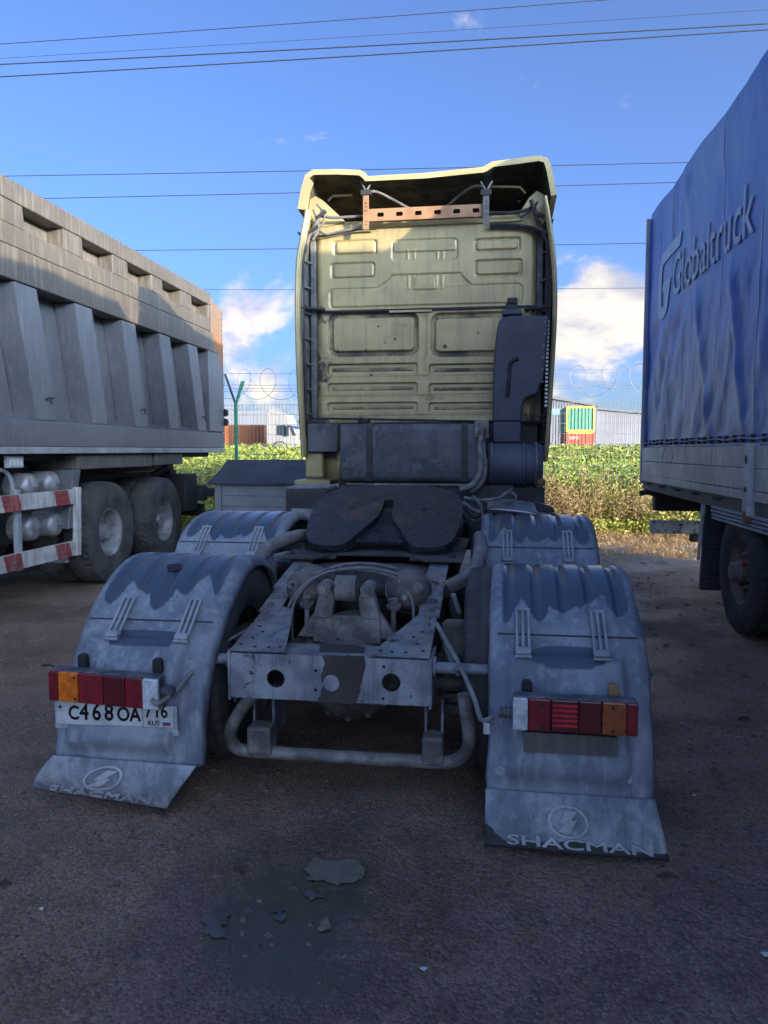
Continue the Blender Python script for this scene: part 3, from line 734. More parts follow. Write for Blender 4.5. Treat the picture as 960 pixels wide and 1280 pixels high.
front_prof = [(1.24,.60),(1.27,.72),(1.33,.83),(1.42,.93),(1.58,1.03),(1.76,1.075),(1.95,1.085),(2.15,1.05),(2.34,.95),(2.47,.80),(2.53,.62),(2.55,.45)]
FRr = fender(.675, 1.305, rear_prof, 1, 1.7, 0, 1)
FRl = fender(-.485, -1.145, rear_left, 1, 4.1, 0, -1)
FFr = fender(.60, 1.30, front_prof, 0, 2.3, 0, 1)
FFl = fender(-.61, -1.30, front_prof, 0, 6.2, 0, -1)
def fender_bits():
    for (o, P, nr), s in ((FRr, 1), (FRl, -1)):
        # mounting washers near the lower edge, dark holes and the two lamp brackets
        if s > 0:
            for px in ((625,967),(785,977)):
                p = tp(*px, v=-.29); b = MB(); b.lathe([(0,.020),(.004,.020),(.006,.016),(.006,.009),(.012,.009)], (p.x,-.268,p.z), (0,-1,.12), 16); b.build('washer', 'clip_plastic', o)
            p = tp(645, 967, v=-.29); b = MB(); b.lathe([(0,.012),(.003,.012)], (p.x,-.272,p.z), (0,-1,.12), 14); b.build('drain_hole', 'plate_black', o)
            br = ((659,858),(767,863))
        else:
            p = tp(219, 917, v=-.24); b = MB(); b.lathe([(0,.014),(.004,.014),(.006,.009)], (p.x,-.232,p.z), (0,-1,.12), 14); b.build('washer', 'clip_plastic', o)
            br = ((99,828),(193,834))
        for i, px in enumerate(br):
            p = tp(*px, v=-.19); b = MB(); vb = -.215 if s > 0 else -.17
            b.prism([(p.x-.02,vb,p.z-.03),(p.x+.02,vb,p.z-.03),(p.x+.018,vb,p.z+.018),(p.x+.008,vb,p.z+.028),(p.x-.014,vb,p.z+.028),(p.x-.02,vb,p.z+.02)], (0,.03,0))
            b.build('lamp_bracket', 'rust_bar' if (s > 0 and i == 1) else 'plate_black', o, bevel=.003)
fender_bits()
def worn_hole():
    o, P, nr = FRl; k = min(range(len(P)//2+4), key=lambda i: abs(P[i].z-(max(p.z for p in P)-.012))); p, n = P[k], nr[k]
    t = Vector((0, n.z, -n.y)); c = Vector((-.83, p.y, p.z))+n*.0003; b = MB()
    b.prism([c+Vector((-.045,0,0))+t*.03, c+Vector((.02,0,0))+t*.045, c+Vector((.05,0,0))-t*.01, c+Vector((-.01,0,0))-t*.04], n*.001); b.build('worn_hole', 'plate_black', o)
worn_hole()

# ---- tail lamps
def tail_lamp(pxs, v, segs, name_lab):
    (xa, ya), (xb, yb), hpx = pxs
    A = tp(xa, ya, v=v); B = tp(xb, yb, v=v); C = tp(xa, ya+hpx, v=v)
    H = A.z-C.z; slope = (B.z-A.z)/(B.x-A.x)
    Zt = lambda u: A.z+(u-A.x)*slope
    def blk(u0, u1, v0, v1, t0, t1):
        return [(u0,v0,Zt(u0)-H*t1),(u1,v0,Zt(u1)-H*t1),(u1,v1,Zt(u1)-H*t1),(u0,v1,Zt(u0)-H*t1),(u0,v0,Zt(u0)-H*t0),(u1,v0,Zt(u1)-H*t0),(u1,v1,Zt(u1)-H*t0),(u0,v1,Zt(u0)-H*t0)]
    b = MB(); b.hexa(blk(A.x, B.x, v+.018, v+.075, -.03, 1.03)); lamp = b.build('tail_lamp', 'lamp_housing', T, bevel=.008)
    Wd = B.x-A.x
    for f0, f1, mt, ridg in segs:
        l = MB(); l.hexa(blk(A.x+Wd*f0+.0012, A.x+Wd*f1-.0012, v, v+.0175, .01, .99))
        o = l.build('lens', mt, lamp, bevel=.005)
        rg = MB()
        if ridg == 'h':
            for k in range(5): rg.hexa(blk(A.x+Wd*f0+.004, A.x+Wd*f1-.004, v-.003, v, .14+.15*k, .21+.15*k))
        if ridg == 'v':
            nn = max(3, int((f1-f0)*60))
            for k in range(nn): rg.hexa(blk(A.x+Wd*(f0+(f1-f0)*(k+.25)/nn), A.x+Wd*(f0+(f1-f0)*(k+.75)/nn), v-.002, v, .06, .94))
        if rg.n: rg.build('lens_ribs', 'lens_bright_red' if ridg == 'h' else mt, lamp)
    sc = MB()
    for f in (.24, .80):
        for t in (.17, .86):
            u = A.x+Wd*f; sc.lathe([(0,.0075),(.002,.006)], (u, v-.0005, Zt(u)-H*t), (0,-1,0), 10)
    sc.build('lens_screw', 'plate_black', lamp)
    return lamp
lr = tail_lamp(((641,872),(799,880),41), -.315, [(0,.125,'lens_clear','v'),(.125,.31,'lens_red',''),(.31,.53,'lens_dark_red','h'),(.53,.715,'lens_dark_red',''),(.715,.905,'lens_amber_dull','v'),(.905,1,'lens_red','')], 'r')
lr['label'] = 'dull tail lamp with clear inner lens and dark amber section'
ll = tail_lamp(((60,838),(197,850),38), -.262, [(0,.09,'lens_red','v'),(.09,.27,'lens_amber','v'),(.27,.50,'lens_red',''),(.50,.70,'lens_dark_red',''),(.70,.86,'lens_red',''),(.86,1,'lens_clear','v')], 'l')
ll['label'] = 'tail lamp with bright amber outer section above the number plate'
for lamp, u, v, z in ((lr, .745, -.27, .515), (ll, -.632, -.22, .52)):
    b = MB(); b.lathe([(-.03,.016),(-.02,.024),(-.012,.018),(-.004,.024),(.004,.018),(.012,.024),(.02,.018),(.03,.024),(.04,.014)], (u, v, z), (1,0,0), 12); b.build('cable_boot', 'lamp_housing', lamp, smooth=True)
# ---- number plate (left) and empty plate holder (right)
def plate():
    v = -.235
    A = tp(70, 874, v=v); B = tp(217, 884, v=v); C = tp(70, 905, v=v); D = tp(217, 910, v=v)
    b = MB(); b.hexa([C, D, D+Vector((0,.006,0)), C+Vector((0,.006,0)), A, B, B+Vector((0,.006,0)), A+Vector((0,.006,0))])
    o = b.build('number_plate', 'plate_white', T, bevel=.003)
    b = MB(); b.hexa([(C.x-.01,v+.008,C.z-.022),(D.x+.012,v+.008,D.z-.022),(D.x+.012,v+.016,D.z-.022),(C.x-.01,v+.016,C.z-.022),(C.x-.01,v+.008,A.z),(D.x+.012,v+.008,B.z),(D.x+.012,v+.016,B.z),(C.x-.01,v+.016,A.z)])
    b.build('plate_holder', 'clip_plastic', T, bevel=.004)
    ex = (D-C); Wd = ex.length; ex = ex/Wd; ez = Vector((0,0,1))
    def put(s, x, y, size, bold, sx, mt='plate_black', name='plate_character'):
        vv, ff = text_shape(s, size, .0008, bold*.6, sx)
        q = MB(); q.add([C+ex*(x+a[0])+ez*(y+a[1])+Vector((0,-.0016,0)) for a in vv], ff); q.build(name, mt, o)
    x = .055
    for ch, sz, adv in (('C',.078,.048),('4',.092,.052),('6',.092,.052),('8',.092,.052),('O',.078,.054),('A',.078,.05)):
        put(ch, x*Wd/.50, .024, sz*1.06, .0038, .86); x += adv*1.02
    x += .012
    for ch, adv in (('7',.036),('1',.030),('6',.036)):
        put(ch, x*Wd/.50, .042, .080, .0030, .8); x += adv
    put('RUS', .392*Wd/.50, .008, .030, .0006, 1.0)
    fx = .455*Wd/.50
    for k, mt in ((0,'flag_red'),(1,'flag_blue'),(2,'lens_clear')):
        q = MB(); p = C+ex*fx+ez*(.008+.0075*k)+Vector((0,-.0016,0)); q.hexa([p, p+ex*.034, p+ex*.034+Vector((0,.001,0)), p+Vector((0,.001,0)), p+ez*.0075, p+ez*.0075+ex*.034, p+ez*.0075+ex*.034+Vector((0,.001,0)), p+ez*.0075+Vector((0,.001,0))])
        q.build('flag_stripe', mt, o)
    q = MB(); p = C+ex*(.372*Wd/.5)+Vector((0,-.0012,0)); q.hexa([p, p+ex*.002, p+ex*.002+Vector((0,.001,0)), p+Vector((0,.001,0)), p+ez*.1, p+ez*.1+ex*.002, p+ez*.1+ex*.002+Vector((0,.001,0)), p+ez*.1+Vector((0,.001,0))])
    q.build('plate_divider', 'plate_black', o)
    q = MB(); q.lathe([(0,.007),(.003,.006)], C+ex*.022+ez*.075+Vector((0,-.001,0)), (0,-1,0), 10); q.build('plate_screw', 'plate_black', o)
    # empty holder on the right
    vv = -.288
    A = tp(655, 915, v=vv); B = tp(772, 922, v=vv); C = tp(655, 940, v=vv); D = tp(772, 946, v=vv)
    b = MB(); y = Vector((0,.02,0)); b.hexa([C, D, D+y, C+y, A, B, B+y, A+y]); b.build('plate_holder', 'dump_dirty', T, bevel=.003)
plate()
# ---- mud flaps
def flap(corners, sag, seed, letter_frame, black, name):
    TLc, TRc, BLc, BRc = [Vector(c) for c in corners]
    nu, nv = 41, 21
    def S(f, g):
        p = TLc.lerp(TRc, f).lerp(BLc.lerp(BRc, f), g)
        q = p + Vector((0, -sag*math.sin(math.pi*g*.9)-.004*fbm(f*2, g*1.5, 1.2, seed)*g, .002*fbm(f*2.5, g, 1, seed+2)))
        return q
    b = MB(); b.grid(S, nu, nv); b.attr = [black(i/(nu-1), j/(nv-1)) for j in range(nv) for i in range(nu)]
    o = b.build('mudflap', 'flap_rubber', T, smooth='all', solid=-.012)
    ex = (TRc-TLc).length; ey = ((TLc-BLc).length+(TRc-BRc).length)/2
    def Pn(f, g, lift):
        p = S(f, g); du = S(min(1,f+.01), g)-S(max(0,f-.01), g); dv = S(f, min(1,g+.01))-S(f, max(0,g-.01)); n = du.cross(dv).normalized()
        if n.y > 0: n = -n
        return p+n*(lift+.015)
    def emboss(v, f, fx, gy, sx, sy, nm):
        v, f = refine(v, f, .09)
        q = MB(); q.add([Pn(fx+a[0]*sx, gy-a[1]*sy, .003+a[2]) for a in v], f); return q.build(nm, 'flap_letter', o)
    return o, emboss, ex, ey
def subdiv(v, f, cuts=1):
    return v, f
def emblem():
    v, f = flat_shape(circ(0,0,1,36), [circ(0,0,.86,36)], .006); bolt_ = [(-.05,.66),(.52,.66),(.16,.10),(.44,.10),(.05,-.66),(-.52,-.66),(-.16,-.10),(-.44,-.10)]
    v2, f2 = flat_shape(bolt_, thick=.006); k = len(v)
    return v+v2, f+[tuple(i+k for i in q) for q in f2]
def flaps():
    zt = .205
    A = tp(607, 986, v=-.275); B = tp(818, 1000, v=-.275); C = tp(606, 1056, v=-.335); D = tp(836, 1075, v=-.34)
    blk = lambda f, g: sm(g, .80+.05*math.sin(f*9)-.25*sm(f, .12, .0), .86+.05*math.sin(f*9)-.25*sm(f, .12, .0))
    o, emb, ex, ey = flap((A, B, C, D), .012, 3.3, None, blk, 'r')
    v, f = emblem(); emb(v, f, .475, .45, .115, .27, 'flap_emblem')
    v, f = text_shape('SHACMAN', 1, .006, .016, 1); w = max(a[0] for a in v); emb([(a[0]/w, a[1]/.73, a[2]) for a in v], f, .12, .91, .80, .19, 'flap_lettering')
    A = Vector((-1.125,-.238,.225)); B = Vector((-.495,-.238,.215))
    C = tp(45, 980, z=.045); D = tp(212, 1006, z=.03)
    o, emb, ex, ey = flap((A, B, C, D), .05, 8.1, None, lambda f, g: sm(g, .95, .99), 'l')
    v, f = emblem(); emb(v, f, .46, .38, .13, .26, 'flap_emblem')
    v, f = text_shape('SHACMAN', 1, .006, .016, 1); w = max(a[0] for a in v); emb([(a[0]/w, a[1]/.73, a[2]) for a in v], f, .13, .84, .74, .19, 'flap_lettering')
flaps()

# ---- fifth wheel
def fifth_wheel():
    # plate seen from above, throat open to the rear; local (x, y) then tilted
    W = .455
    half = [(.032,.15),(.036,.05),(.048,-.05),(.10,-.17),(.165,-.33),(.21,-.395),(.27,-.412),(.36,-.40),(.43,-.33),(.462,-.18),(.475,0),(.465,.16),(.42,.29),(.33,.365),(.2,.40),(0,.405)]
    pts = [(x, y) for x, y in half]+[(-x, y) for x, y in half[::-1][1:]]+[(-.03,.18),(0,.19),(.03,.18)]
    out = [(p.y, p.z) for p in smooth_path([(0, *p) for p in pts], 4)]
    tilt = R(23); c = Vector((.018, 1.60, 1.095)); rot = Matrix.Rotation(tilt, 3, 'X')
    v, f = flat_shape(out, thick=.03); b = MB(); b.add([rot @ Vector((a[0], a[1], a[2])) + c for a in v], f)
    o = b.build('fifth_wheel', 'grease', T, bevel=.012, bseg=3)
    v, f = flat_shape([(x*.97, y*.95) for x, y in out], thick=.05); b = MB(); b.add([rot @ Vector((a[0], a[1], a[2]-.035)) + c for a in v], f); b.build('coupler_skirt', 'grease', o)
    b = MB(); b.obox(c+rot @ Vector((0,-.10,-.04)), (.34,.36,.03), rot); b.obox(c+rot @ Vector((0,.13,-.05)), (.2,.12,.04), rot); b.build('lock_jaw', 'grease', o, bevel=.008)
    b = MB(); b.lathe([(-.02,.05),(0,.058),(.02,.05)], c+rot @ Vector((0,.16,-.03)), rot @ Vector((0,0,1)), 18, False, False); b.build('jaw_ring', 'frame_dark', o, smooth=True)
    hb = MB()
    for s in (-1, 1): hb.lathe([(0,.016),(.002,.016)], c+rot @ Vector((s*.235,.07,.0155)), rot @ Vector((0,0,1)), 12)
    hb.build('grease_hole', 'plate_black', o)
    for s in (-1, 1):
        b = MB(); b.prism([(s*.36,1.35,.90),(s*.36,1.85,.90),(s*.36,1.70,1.06),(s*.36,1.52,1.06)], (-s*.10,0,0)); b.build('coupler_pedestal', 'grease_mud', T, bevel=.01)
    b = MB()
    b.prism([(-.52,1.06,.885),(-.30,1.06,.885),(-.22,1.24,.885),(.22,1.24,.885),(.30,1.06,.885),(.52,1.06,.885),(.52,2.12,.885),(-.52,2.12,.885)], (0,0,.016))
    b.build('mounting_plate', 'grease_mud', T, bevel=.003)
    bb = MB()
    for s in (-1, 1):
        for k in range(4): bolt(bb, (s*.46, 1.14+k*.26, .901), r=.014, h=.02)
    bb.build('mounting_bolts', 'frame_dark', T)
fifth_wheel()
# ---- cab
VC = 4.15
def cab():
    q = lambda x, y, v=VC: tp(x, y, v=v)
    def rc(x0, y0, x1, y1): a = q(x0, y0); b = q(x1, y1); return (min(a.x,b.x), min(a.z,b.z), max(a.x,b.x), max(a.z,b.z))
    a = q(394, 277); b_ = q(669, 527)
    U0, U1 = a.x, b_.x; Z0, Z1 = b_.z, a.z; seam = q(530, 386.5).z
    nu, nz = 300, 290
    us = np.linspace(U0, U1, nu); zs = np.linspace(Z0, Z1, nz); UU, ZZ = np.meshgrid(us, zs)
    def sdf(r, rad):
        cx, cz, hx, hz = (r[0]+r[2])/2, (r[1]+r[3])/2, (r[2]-r[0])/2, (r[3]-r[1])/2
        dx = np.abs(UU-cx)-(hx-rad); dz = np.abs(ZZ-cz)-(hz-rad)
        return np.hypot(np.maximum(dx,0), np.maximum(dz,0))+np.minimum(np.maximum(dx,dz),0)-rad
    ss = lambda d, a, b: (lambda t: t*t*(3-2*t))(np.clip((d-a)/(b-a), 0, 1))
    Hh = np.zeros_like(UU); D = np.zeros_like(UU)
    def groove(d, wdt, dep):
        g = 1-ss(np.abs(d), wdt*.3, wdt); return -dep*g
    def ring(r0, r1, rad0=.03, rad1=.015, dep=.019):
        nonlocal Hh, D
        o = 1-ss(sdf(r0, rad0), -.012, 0); i = 1-ss(sdf(r1, rad1), 0, .010)
        Hh -= dep*(o-i*o)
    ring(rc(416,301,472,319), rc(421,304,468,315)); ring(rc(413,329,469,348), rc(418,332,466,345))
    ring(rc(593,298,651,314), rc(597,302,646,310)); ring(rc(593,325,653,345), rc(597,328,648,341))
    # upper centre pocket and its mullions
    r = rc(489,300,573,325); d = sdf(r, .05); Hh -= .010*(1-ss(d, -.012, 0)); r2 = rc(493,303,569,312); Hh += .010*(1-ss(sdf(r2,.012), 0, .01))
    for x in (509, 517, 546, 553): r = rc(x, 313, x+1.5, 324); Hh += .006*(1-ss(sdf(r,.002), 0, .008))
    # lower centre hump
    r = rc(411,361,654,381); d1 = sdf(r, .05); a1 = q(489,343); a2 = q(577,343); b1 = q(472,362); b2 = q(590,362)
    tz = np.clip((ZZ-b1.z)/(a1.z-b1.z), 0, 1); left = b1.x+(a1.x-b1.x)*ss(tz, 0, 1); right = b2.x+(a2.x-b2.x)*ss(tz, 0, 1)
    d2 = np.maximum(np.maximum(left-UU, UU-right), np.maximum(ZZ-a1.z, b1.z-.03-ZZ)); d = np.minimum(d1, d2)
    Hh -= .011*(1-ss(d, -.012, 0)); Hh += .011*(1-ss(sdf(rc(416,363.5,648,377), .02), 0, .012))
    for x in (510, 517, 545, 552): Hh += .006*(1-ss(sdf(rc(x,345,x+1.5,361), .002), 0, .008))
    Hh += .011*(1-ss(sdf(rc(520,347,543,361), .004), 0, .010))*.8
    # lower panel
    for r0, r1 in ((rc(409,391,523,445), rc(417,399,517,437)), (rc(538,391,655,445), rc(545,399,649,437))):
        ring(r0, r1, .09, .035, .028)
    r0 = rc(526,394,534,446); Hh -= .006*(1-ss(sdf(r0,.02), -.01, 0))
    for y in (455, 479, 503):
        for x0, x1 in ((409,522),(536,652)):
            r = rc(x0, y, x1, y+13); d = sdf(r, .03); Hh -= .058*(1-ss(d, -.018, 0))
            ri = rc(x0+3, y+2.5, x1-3, y+11); Hh += .034*np.sqrt(np.clip(-sdf(ri,.02)/.03, 0, 1))
        r = rc(400, y+16, 660, y+21)
        Hh -= .004*(1-ss(sdf(r,.02), -.01, .01))
    low = ZZ < seam
    Hh += np.where(low, -.0, .010)
    # roundover at edges
    e = np.minimum(np.minimum(UU-U0, U1-UU), Z1-ZZ); Hh -= .07*(1-np.sqrt(1-(1-np.clip(e/.07,0,1))**2))
    # grime: in the grooves of the lower panel, along the seam, speckles left
    nz_ = np.array([[fbm(u, z, 3.2, 1.5, 5) for u in us[::3]] for z in zs[::3]]); nz_ = np.kron(nz_, np.ones((3,3)))[:nz,:nu]
    nz_ = np.pad(nz_, ((0, nz-nz_.shape[0]), (0, nu-nz_.shape[1])), mode='edge')
    n2 = np.array([[fbm(u, z, 22, 7.5, 3) for u in us] for z in zs])
    dep = np.clip(-(Hh-np.where(low, 0, .01))/.03, 0, 1)
    D = np.where(low, .16+dep*.40+nz_*.28, dep*.30+nz_*.06)  # upper-panel recesses darkened by depth, relief shading put into the colour
    D += np.where(low, .55*(1-ss(seam-ZZ, .0, .05)), 0)
    lf = 1-ss(UU-U0, .03, .22); D += np.where(low, lf*(n2*.5+.12+nz_*.35), 0)
    D += np.where(low, .25*(1-ss(ZZ-Z0, .0, .12)), 0)*1.0
    D += np.where(n2 > .78, .4, 0)*np.where(low, 1, .0)
    for x, y, rr in ((473,408,1.3),(494,424,1.5),(583,463,3.2),(464,468,2.4),(556,433,2.6),(457,438,1.2),(598,416,1.4)):
        p = q(x, y); D = np.maximum(D, 1-ss(np.hypot(UU-p.x, ZZ-p.z), rr*.0062, rr*.0085))
    b = MB(); b.v = list(zip(UU.ravel(), (VC-Hh).ravel(), ZZ.ravel())); b.n = len(b.v); b.attr = np.clip(D, 0, 1).ravel()
    b.f = [(j*nu+i, j*nu+i+1, (j+1)*nu+i+1, (j+1)*nu+i) for j in range(nz-1) for i in range(nu-1)]
    b.build('rear_panel', 'cab_paint', T, smooth='all')
    s = MB(); s.box((U0+.02,VC-.016,seam-.009),(U1-.02,VC+.02,seam+.009)); s.build('panel_seam', 'plate_black', T)
    for x in (540, 605):
        p = q(x, 389); s = MB(); s.box((p.x-.4*(x<600),VC-.024,p.z-.006),(p.x,VC+.0,p.z+.012)); s.build('drip_rail', 'cab_paint_plain', T)
    # shell: sides, roof, front, floor
    b = MB(); z_r = Z1-.02; UI0, UI1 = U0+.01, U1-.01
    sec = lambda v, k, zt, zb: [(UI0+k, v, zb), (UI1-k, v, zb), (UI1-k, v, zt-.08), (UI1-k-.08, v, zt), (UI0+k+.08, v, zt), (UI0+k, v, zt-.08)]
    S = [sec(VC+.03, 0, z_r, Z0), sec(VC+1.5, -.08, z_r+.02, 1.0), sec(VC+2.05, -.06, z_r-.25, 1.0), sec(VC+2.2, .0, 2.2, 1.0)]
    v = [p for s_ in S for p in s_]; f = [(i*6+k, i*6+(k+1)%6, (i+1)*6+(k+1)%6, (i+1)*6+k) for i in range(3) for k in range(6)]+[(5,4,3,2,1,0),(18,19,20,21,22,23)]
    b.add(v, f); b.build('cab_shell', 'cab_paint_plain', T, smooth=True)
    # lower cab pieces under the panel
    b = MB(); b.box((U0-.02,VC-.02,Z0-.34),(U1+.02,VC+.04,Z0-.005)); b.build('lower_rear_wall', 'frame_dark', T)
    p0, p1 = q(389,530), q(426,565); b = MB(); b.box((p0.x,VC-.16,p1.z),(p1.x,VC-.03,p0.z)); b.build('corner_bracket', 'tank_paint', T, bevel=.01)
    p0, p1 = q(384,565), q(404,597); b = MB(); b.box((p0.x,VC-.10,p1.z),(p1.x+.02,VC+.12,p0.z)); b.build('wheel_arch', 'cab_paint_plain', T, bevel=.02)
    p0, p1 = q(404,563), q(426,602); b = MB(); b.grid(lambda f_, g: Vector((p0.x+(p1.x-p0.x)*f_, VC+.06-.10*math.sin(f_*1.2), p1.z+(p0.z-p1.z)*g)), 8, 2); b.build('wheel_arch', 'cab_paint_plain', T, smooth=True, solid=.012)
    b = MB(); p0, p1 = q(384,598), q(424,604); b.box((p0.x-.02,VC-.42,p1.z),(p1.x,VC-.03,p0.z)); b.build('step_edge', 'cab_paint_plain', T, bevel=.008)
    # bottom trim line below panel
    b = MB(); p0 = q(392,523); p1 = q(665,528); b.tube([(p0.x,VC-.05,p0.z),(p1.x,VC-.05,p1.z)], .010, 8); b.build('cable_rail', 'hose_black', T)
    # --- side deflectors (fins)
    for s, pts in ((-1, [(383,262),(379,285),(372,320),(370,360),(370,400),(371,440),(372.5,480),(375,520),(378,571)]),
                   (1, [(682,245),(687,272),(693,320),(695,360),(694.5,400),(692.5,440),(690,480),(687,530),(683,577)])):
        E_ = smooth_path([tp(x, y, v=VC-.24) for x, y in pts], 4); inn = U0 if s < 0 else U1
        b = MB(); rows = []
        for p in E_:
            rows.append([(p.x, p.y, p.z), (p.x+s*.006, p.y+.10, p.z), (inn+s*.10, VC+.14, p.z), (inn+s*.03, VC+.30, p.z)])
        b.grid(lambda f_, g: Vector(rows[round(g*(len(rows)-1))][round(f_*3)]), 4, len(rows)); fin = b.build('side_deflector', 'cab_paint_plain', T, smooth=True, solid=.028*(1 if s < 0 else 1))
        b = MB(); b.tube([(p.x-s*.004, p.y, p.z) for p in E_], .016, 8); b.build('edge_bead', 'cab_paint_plain', fin, smooth=True)
        # inner lining and ribs
        b = MB(); zt, zb = E_[0].z-.10, E_[-1].z+.06
        b.add([(inn+s*.055,VC+.08,zb),(inn+s*.10,VC-.12,zb),(inn+s*.10,VC-.12,zt),(inn+s*.055,VC+.08,zt)], [(0,1,2,3)]); b.build('deflector_lining', 'inner_trim', T)
        for k in range(9):
            z = zb+.1+(zt-zb-.2)*k/8; b = MB()
            b.prism([(inn+s*.02,VC-.01,z),(inn+s*.125,VC-.19,z+.01),(inn+s*.12,VC-.06,z)], (0,0,.012)); b.build('deflector_rib', 'inner_trim', T)
        b = MB(); b.box((inn-s*.005,VC-.01,Z0),(inn+s*.05,VC+.05,Z1-.05)); b.build('cab_edge_trim', 'inner_trim', T, bevel=.01)
        for yy in (388, 528):
            p = q(392 if s < 0 else 672, yy); b = MB(); b.tube([(p.x-s*.12,VC-.04,p.z),(p.x+s*.11,VC-.15,p.z)], .014, 8)
            for k in range(3): b.box((p.x-s*(.10-.05*k),VC-.055,p.z-.02),(p.x-s*(.08-.05*k),VC-.02,p.z+.022))
            b.box((p.x+s*.04,VC-.12,p.z-.03),(p.x+s*.09,VC-.06,p.z+.03)); b.build('deflector_stay', 'hose_black', T)
    # cable bundles along the fins
    def cable(pts, r, mt='hose_black', v=VC-.13, nm='cable'):
        b = MB(); b.tube(smooth_path([tp(p[0], p[1], v=(p[2] if len(p) > 2 else v)) for p in pts], 6), r, 8); b.build(nm, mt, T, smooth=True)
    cable([(404,262),(395,280),(385,300),(378,318),(376,345),(378,390),(377,450),(379,510),(380,560)], .016, 'inner_trim')
    cable([(400,268),(392,290),(381,312),(379,360),(380,420),(382,480),(382,530),(381,565)], .012)
    cable([(392,262),(398,285),(391,300)], .012, 'inner_trim'); cable([(388,275),(404,292),(418,291),(452,284)], .012, 'inner_trim', VC-.08)
    cable([(390,296),(410,294),(440,288),(470,286)], .010, 'hose_black', VC-.06)
    cable([(396,255),(405,268),(402,282),(388,296),(383,316)], .010, 'inner_trim')
    cable([(400,270),(420,272),(455,270)], .014, 'inner_trim', VC-.10)
    cable([(612,281),(640,281),(665,285),(676,292)], .016, 'hose_black', VC-.06); cable([(612,284),(650,285),(668,292),(673,300)], .012, 'hose_black', VC-.05)
    cable([(610,266),(640,266),(660,262),(668,256)], .016, 'hose_black', VC-.10); cable([(650,272),(665,262),(672,252)], .010)
    cable([(664,250),(672,275),(680,292),(688,315),(689,350),(687,390),(685,450),(686,500),(683,555)], .020); cable([(668,262),(676,285),(684,305),(685,360),(683,400),(681,480)], .012)
    for x, y in ((402,268),(392,287),(674,268),(678,288)):
        p = tp(x, y, v=VC-.14); b = MB(); b.obox(p, (.10,.03,.028), Matrix.Rotation(R(-35 if x < 500 else 30),3,'Y')); b.build('cable_clip', 'hose_black', T)
    # bright lattice strip seen edge-on at the right
    b = MB()
    for k in range(22):
        p = tp(685-.12*k, 402+5.0*k, v=VC-.21); b.box((p.x-.012,p.y,p.z-.010),(p.x+.012,p.y+.008,p.z+.012))
    b.build('perforated_strip', 'alu', T)
    # --- roof fairing
    V0 = VC-.20
    O = [(378.5,262),(382,240),(386.5,222.5),(392,218.5),(420,218),(448,219),(452,221),(457,226.5),(530,223),(604,215.5),(608,214),(617,208.5),(645,205),(674,201),(680,203),(683,212),(686,228),(689,245)]
    base = [tp(x, y, v=V0) for x, y in O]; cx = (base[0].x+base[-1].x)/2
    rows = []
    for dv, dz, k, ks in ((0,0,1,1),(.25,-.02,1.0,1),(.7,-.10,.99,1),(1.2,-.24,.97,.9),(1.7,-.42,.94,.7),(2.05,-.62,.88,.3)):
        zc = base[8].z
        rows.append([Vector((cx+(p.x-cx)*k, p.y+dv, zc+(p.z-zc)*ks+dz)) for p in base])
    n = len(O); b = MB(); b.add([p for r_ in rows for p in r_], [(j*n+i, j*n+i+1, (j+1)*n+i+1, (j+1)*n+i) for j in range(len(rows)-1) for i in range(n-1)])
    rf = b.build('roof_fairing', ['cab_paint_plain', 'fairing_shade'], T, smooth=False, solid=-.05); rf.modifiers['solid'].material_offset = 1; rf.modifiers['solid'].material_offset_rim = 0
    rim = MB(); rim.prism([base[0], base[1], base[2], base[2]+Vector((.035,0,-.04)), base[1]+Vector((.035,0,0)), base[0]+Vector((.035,0,0))], (0,.03,0)); rim.build('fairing_lip', 'cab_paint_plain', T)
    # inner pressed ribs on the underside
    for k, yy in enumerate((245, 256, 264)):
        b = MB(); f = (.18+.16*k); pts = [(410+8*k, yy+6),(416+7*k, yy),(440, yy-1)]
        b.tube([tp(x, y, v=V0+.35+.35*k) for x, y in pts], .012, 6); b.build('fairing_rib', 'cab_paint_plain', T)
        b = MB(); pts = [(612, yy-12),(650-6*k, yy-11),(657-7*k, yy-3)]
        b.tube([tp(x, y, v=V0+.35+.35*k) for x, y in pts], .012, 6); b.build('fairing_rib', 'cab_paint_plain', T)
    # bulkhead closing the fairing, coloured dark for the shade inside
    a, c = tp(384, 262, v=VC+.9), tp(684, 250, v=VC+.9)
    b = MB(); b.box((a.x+.2,VC+1.05,3.35),(c.x-.2,VC+1.1,3.83)); b.build('fairing_bulkhead', 'fairing_shade', T)
    # cheek plates
    for s, P in ((-1, [(383,268),(386,250),(394,245),(403,250),(432,277),(410,283),(392,285)]), (1, [(648,268),(661,247),(671,238),(680,243),(686,268),(676,286),(660,283)])):
        b = MB(); b.prism([tp(x, y, v=VC-.02) for x, y in P], (0,.02,0)); b.build('fairing_cheek', 'cab_paint_plain', T, bevel=.006)
    # roof edge strip and mounting bar
    b = MB(); a, c = q(452,274), q(652,283); b.box((a.x,VC-.035,q(530,283).z),(c.x,VC+.03,q(530,276).z)); b.build('roof_edge', 'cab_paint_plain', T, bevel=.01)
    a, c = tp(461,261.5,v=VC-.14), tp(604,270.5,v=VC-.14); W_, H_ = c.x-a.x, a.z-c.z
    hl = [rrect(W_*(k+.75)/6-W_*.05, H_*.33, W_*(k+.75)/6-W_*.05+.062, H_*.68, .012) for k in range(6)]
    v, f = flat_shape(rrect(0,0,W_,H_,.004), hl, .008); b = MB(); b.add([(a.x+p[0],a.y+p[2],c.z+p[1]) for p in v], f); b.build('fairing_bar', 'rust_bar', T)
    b = MB(); b.box((a.x,a.y+.006,c.z),(c.x,a.y+.05,c.z+.006)); b.build('fairing_bar_flange', 'rust_bar', T)
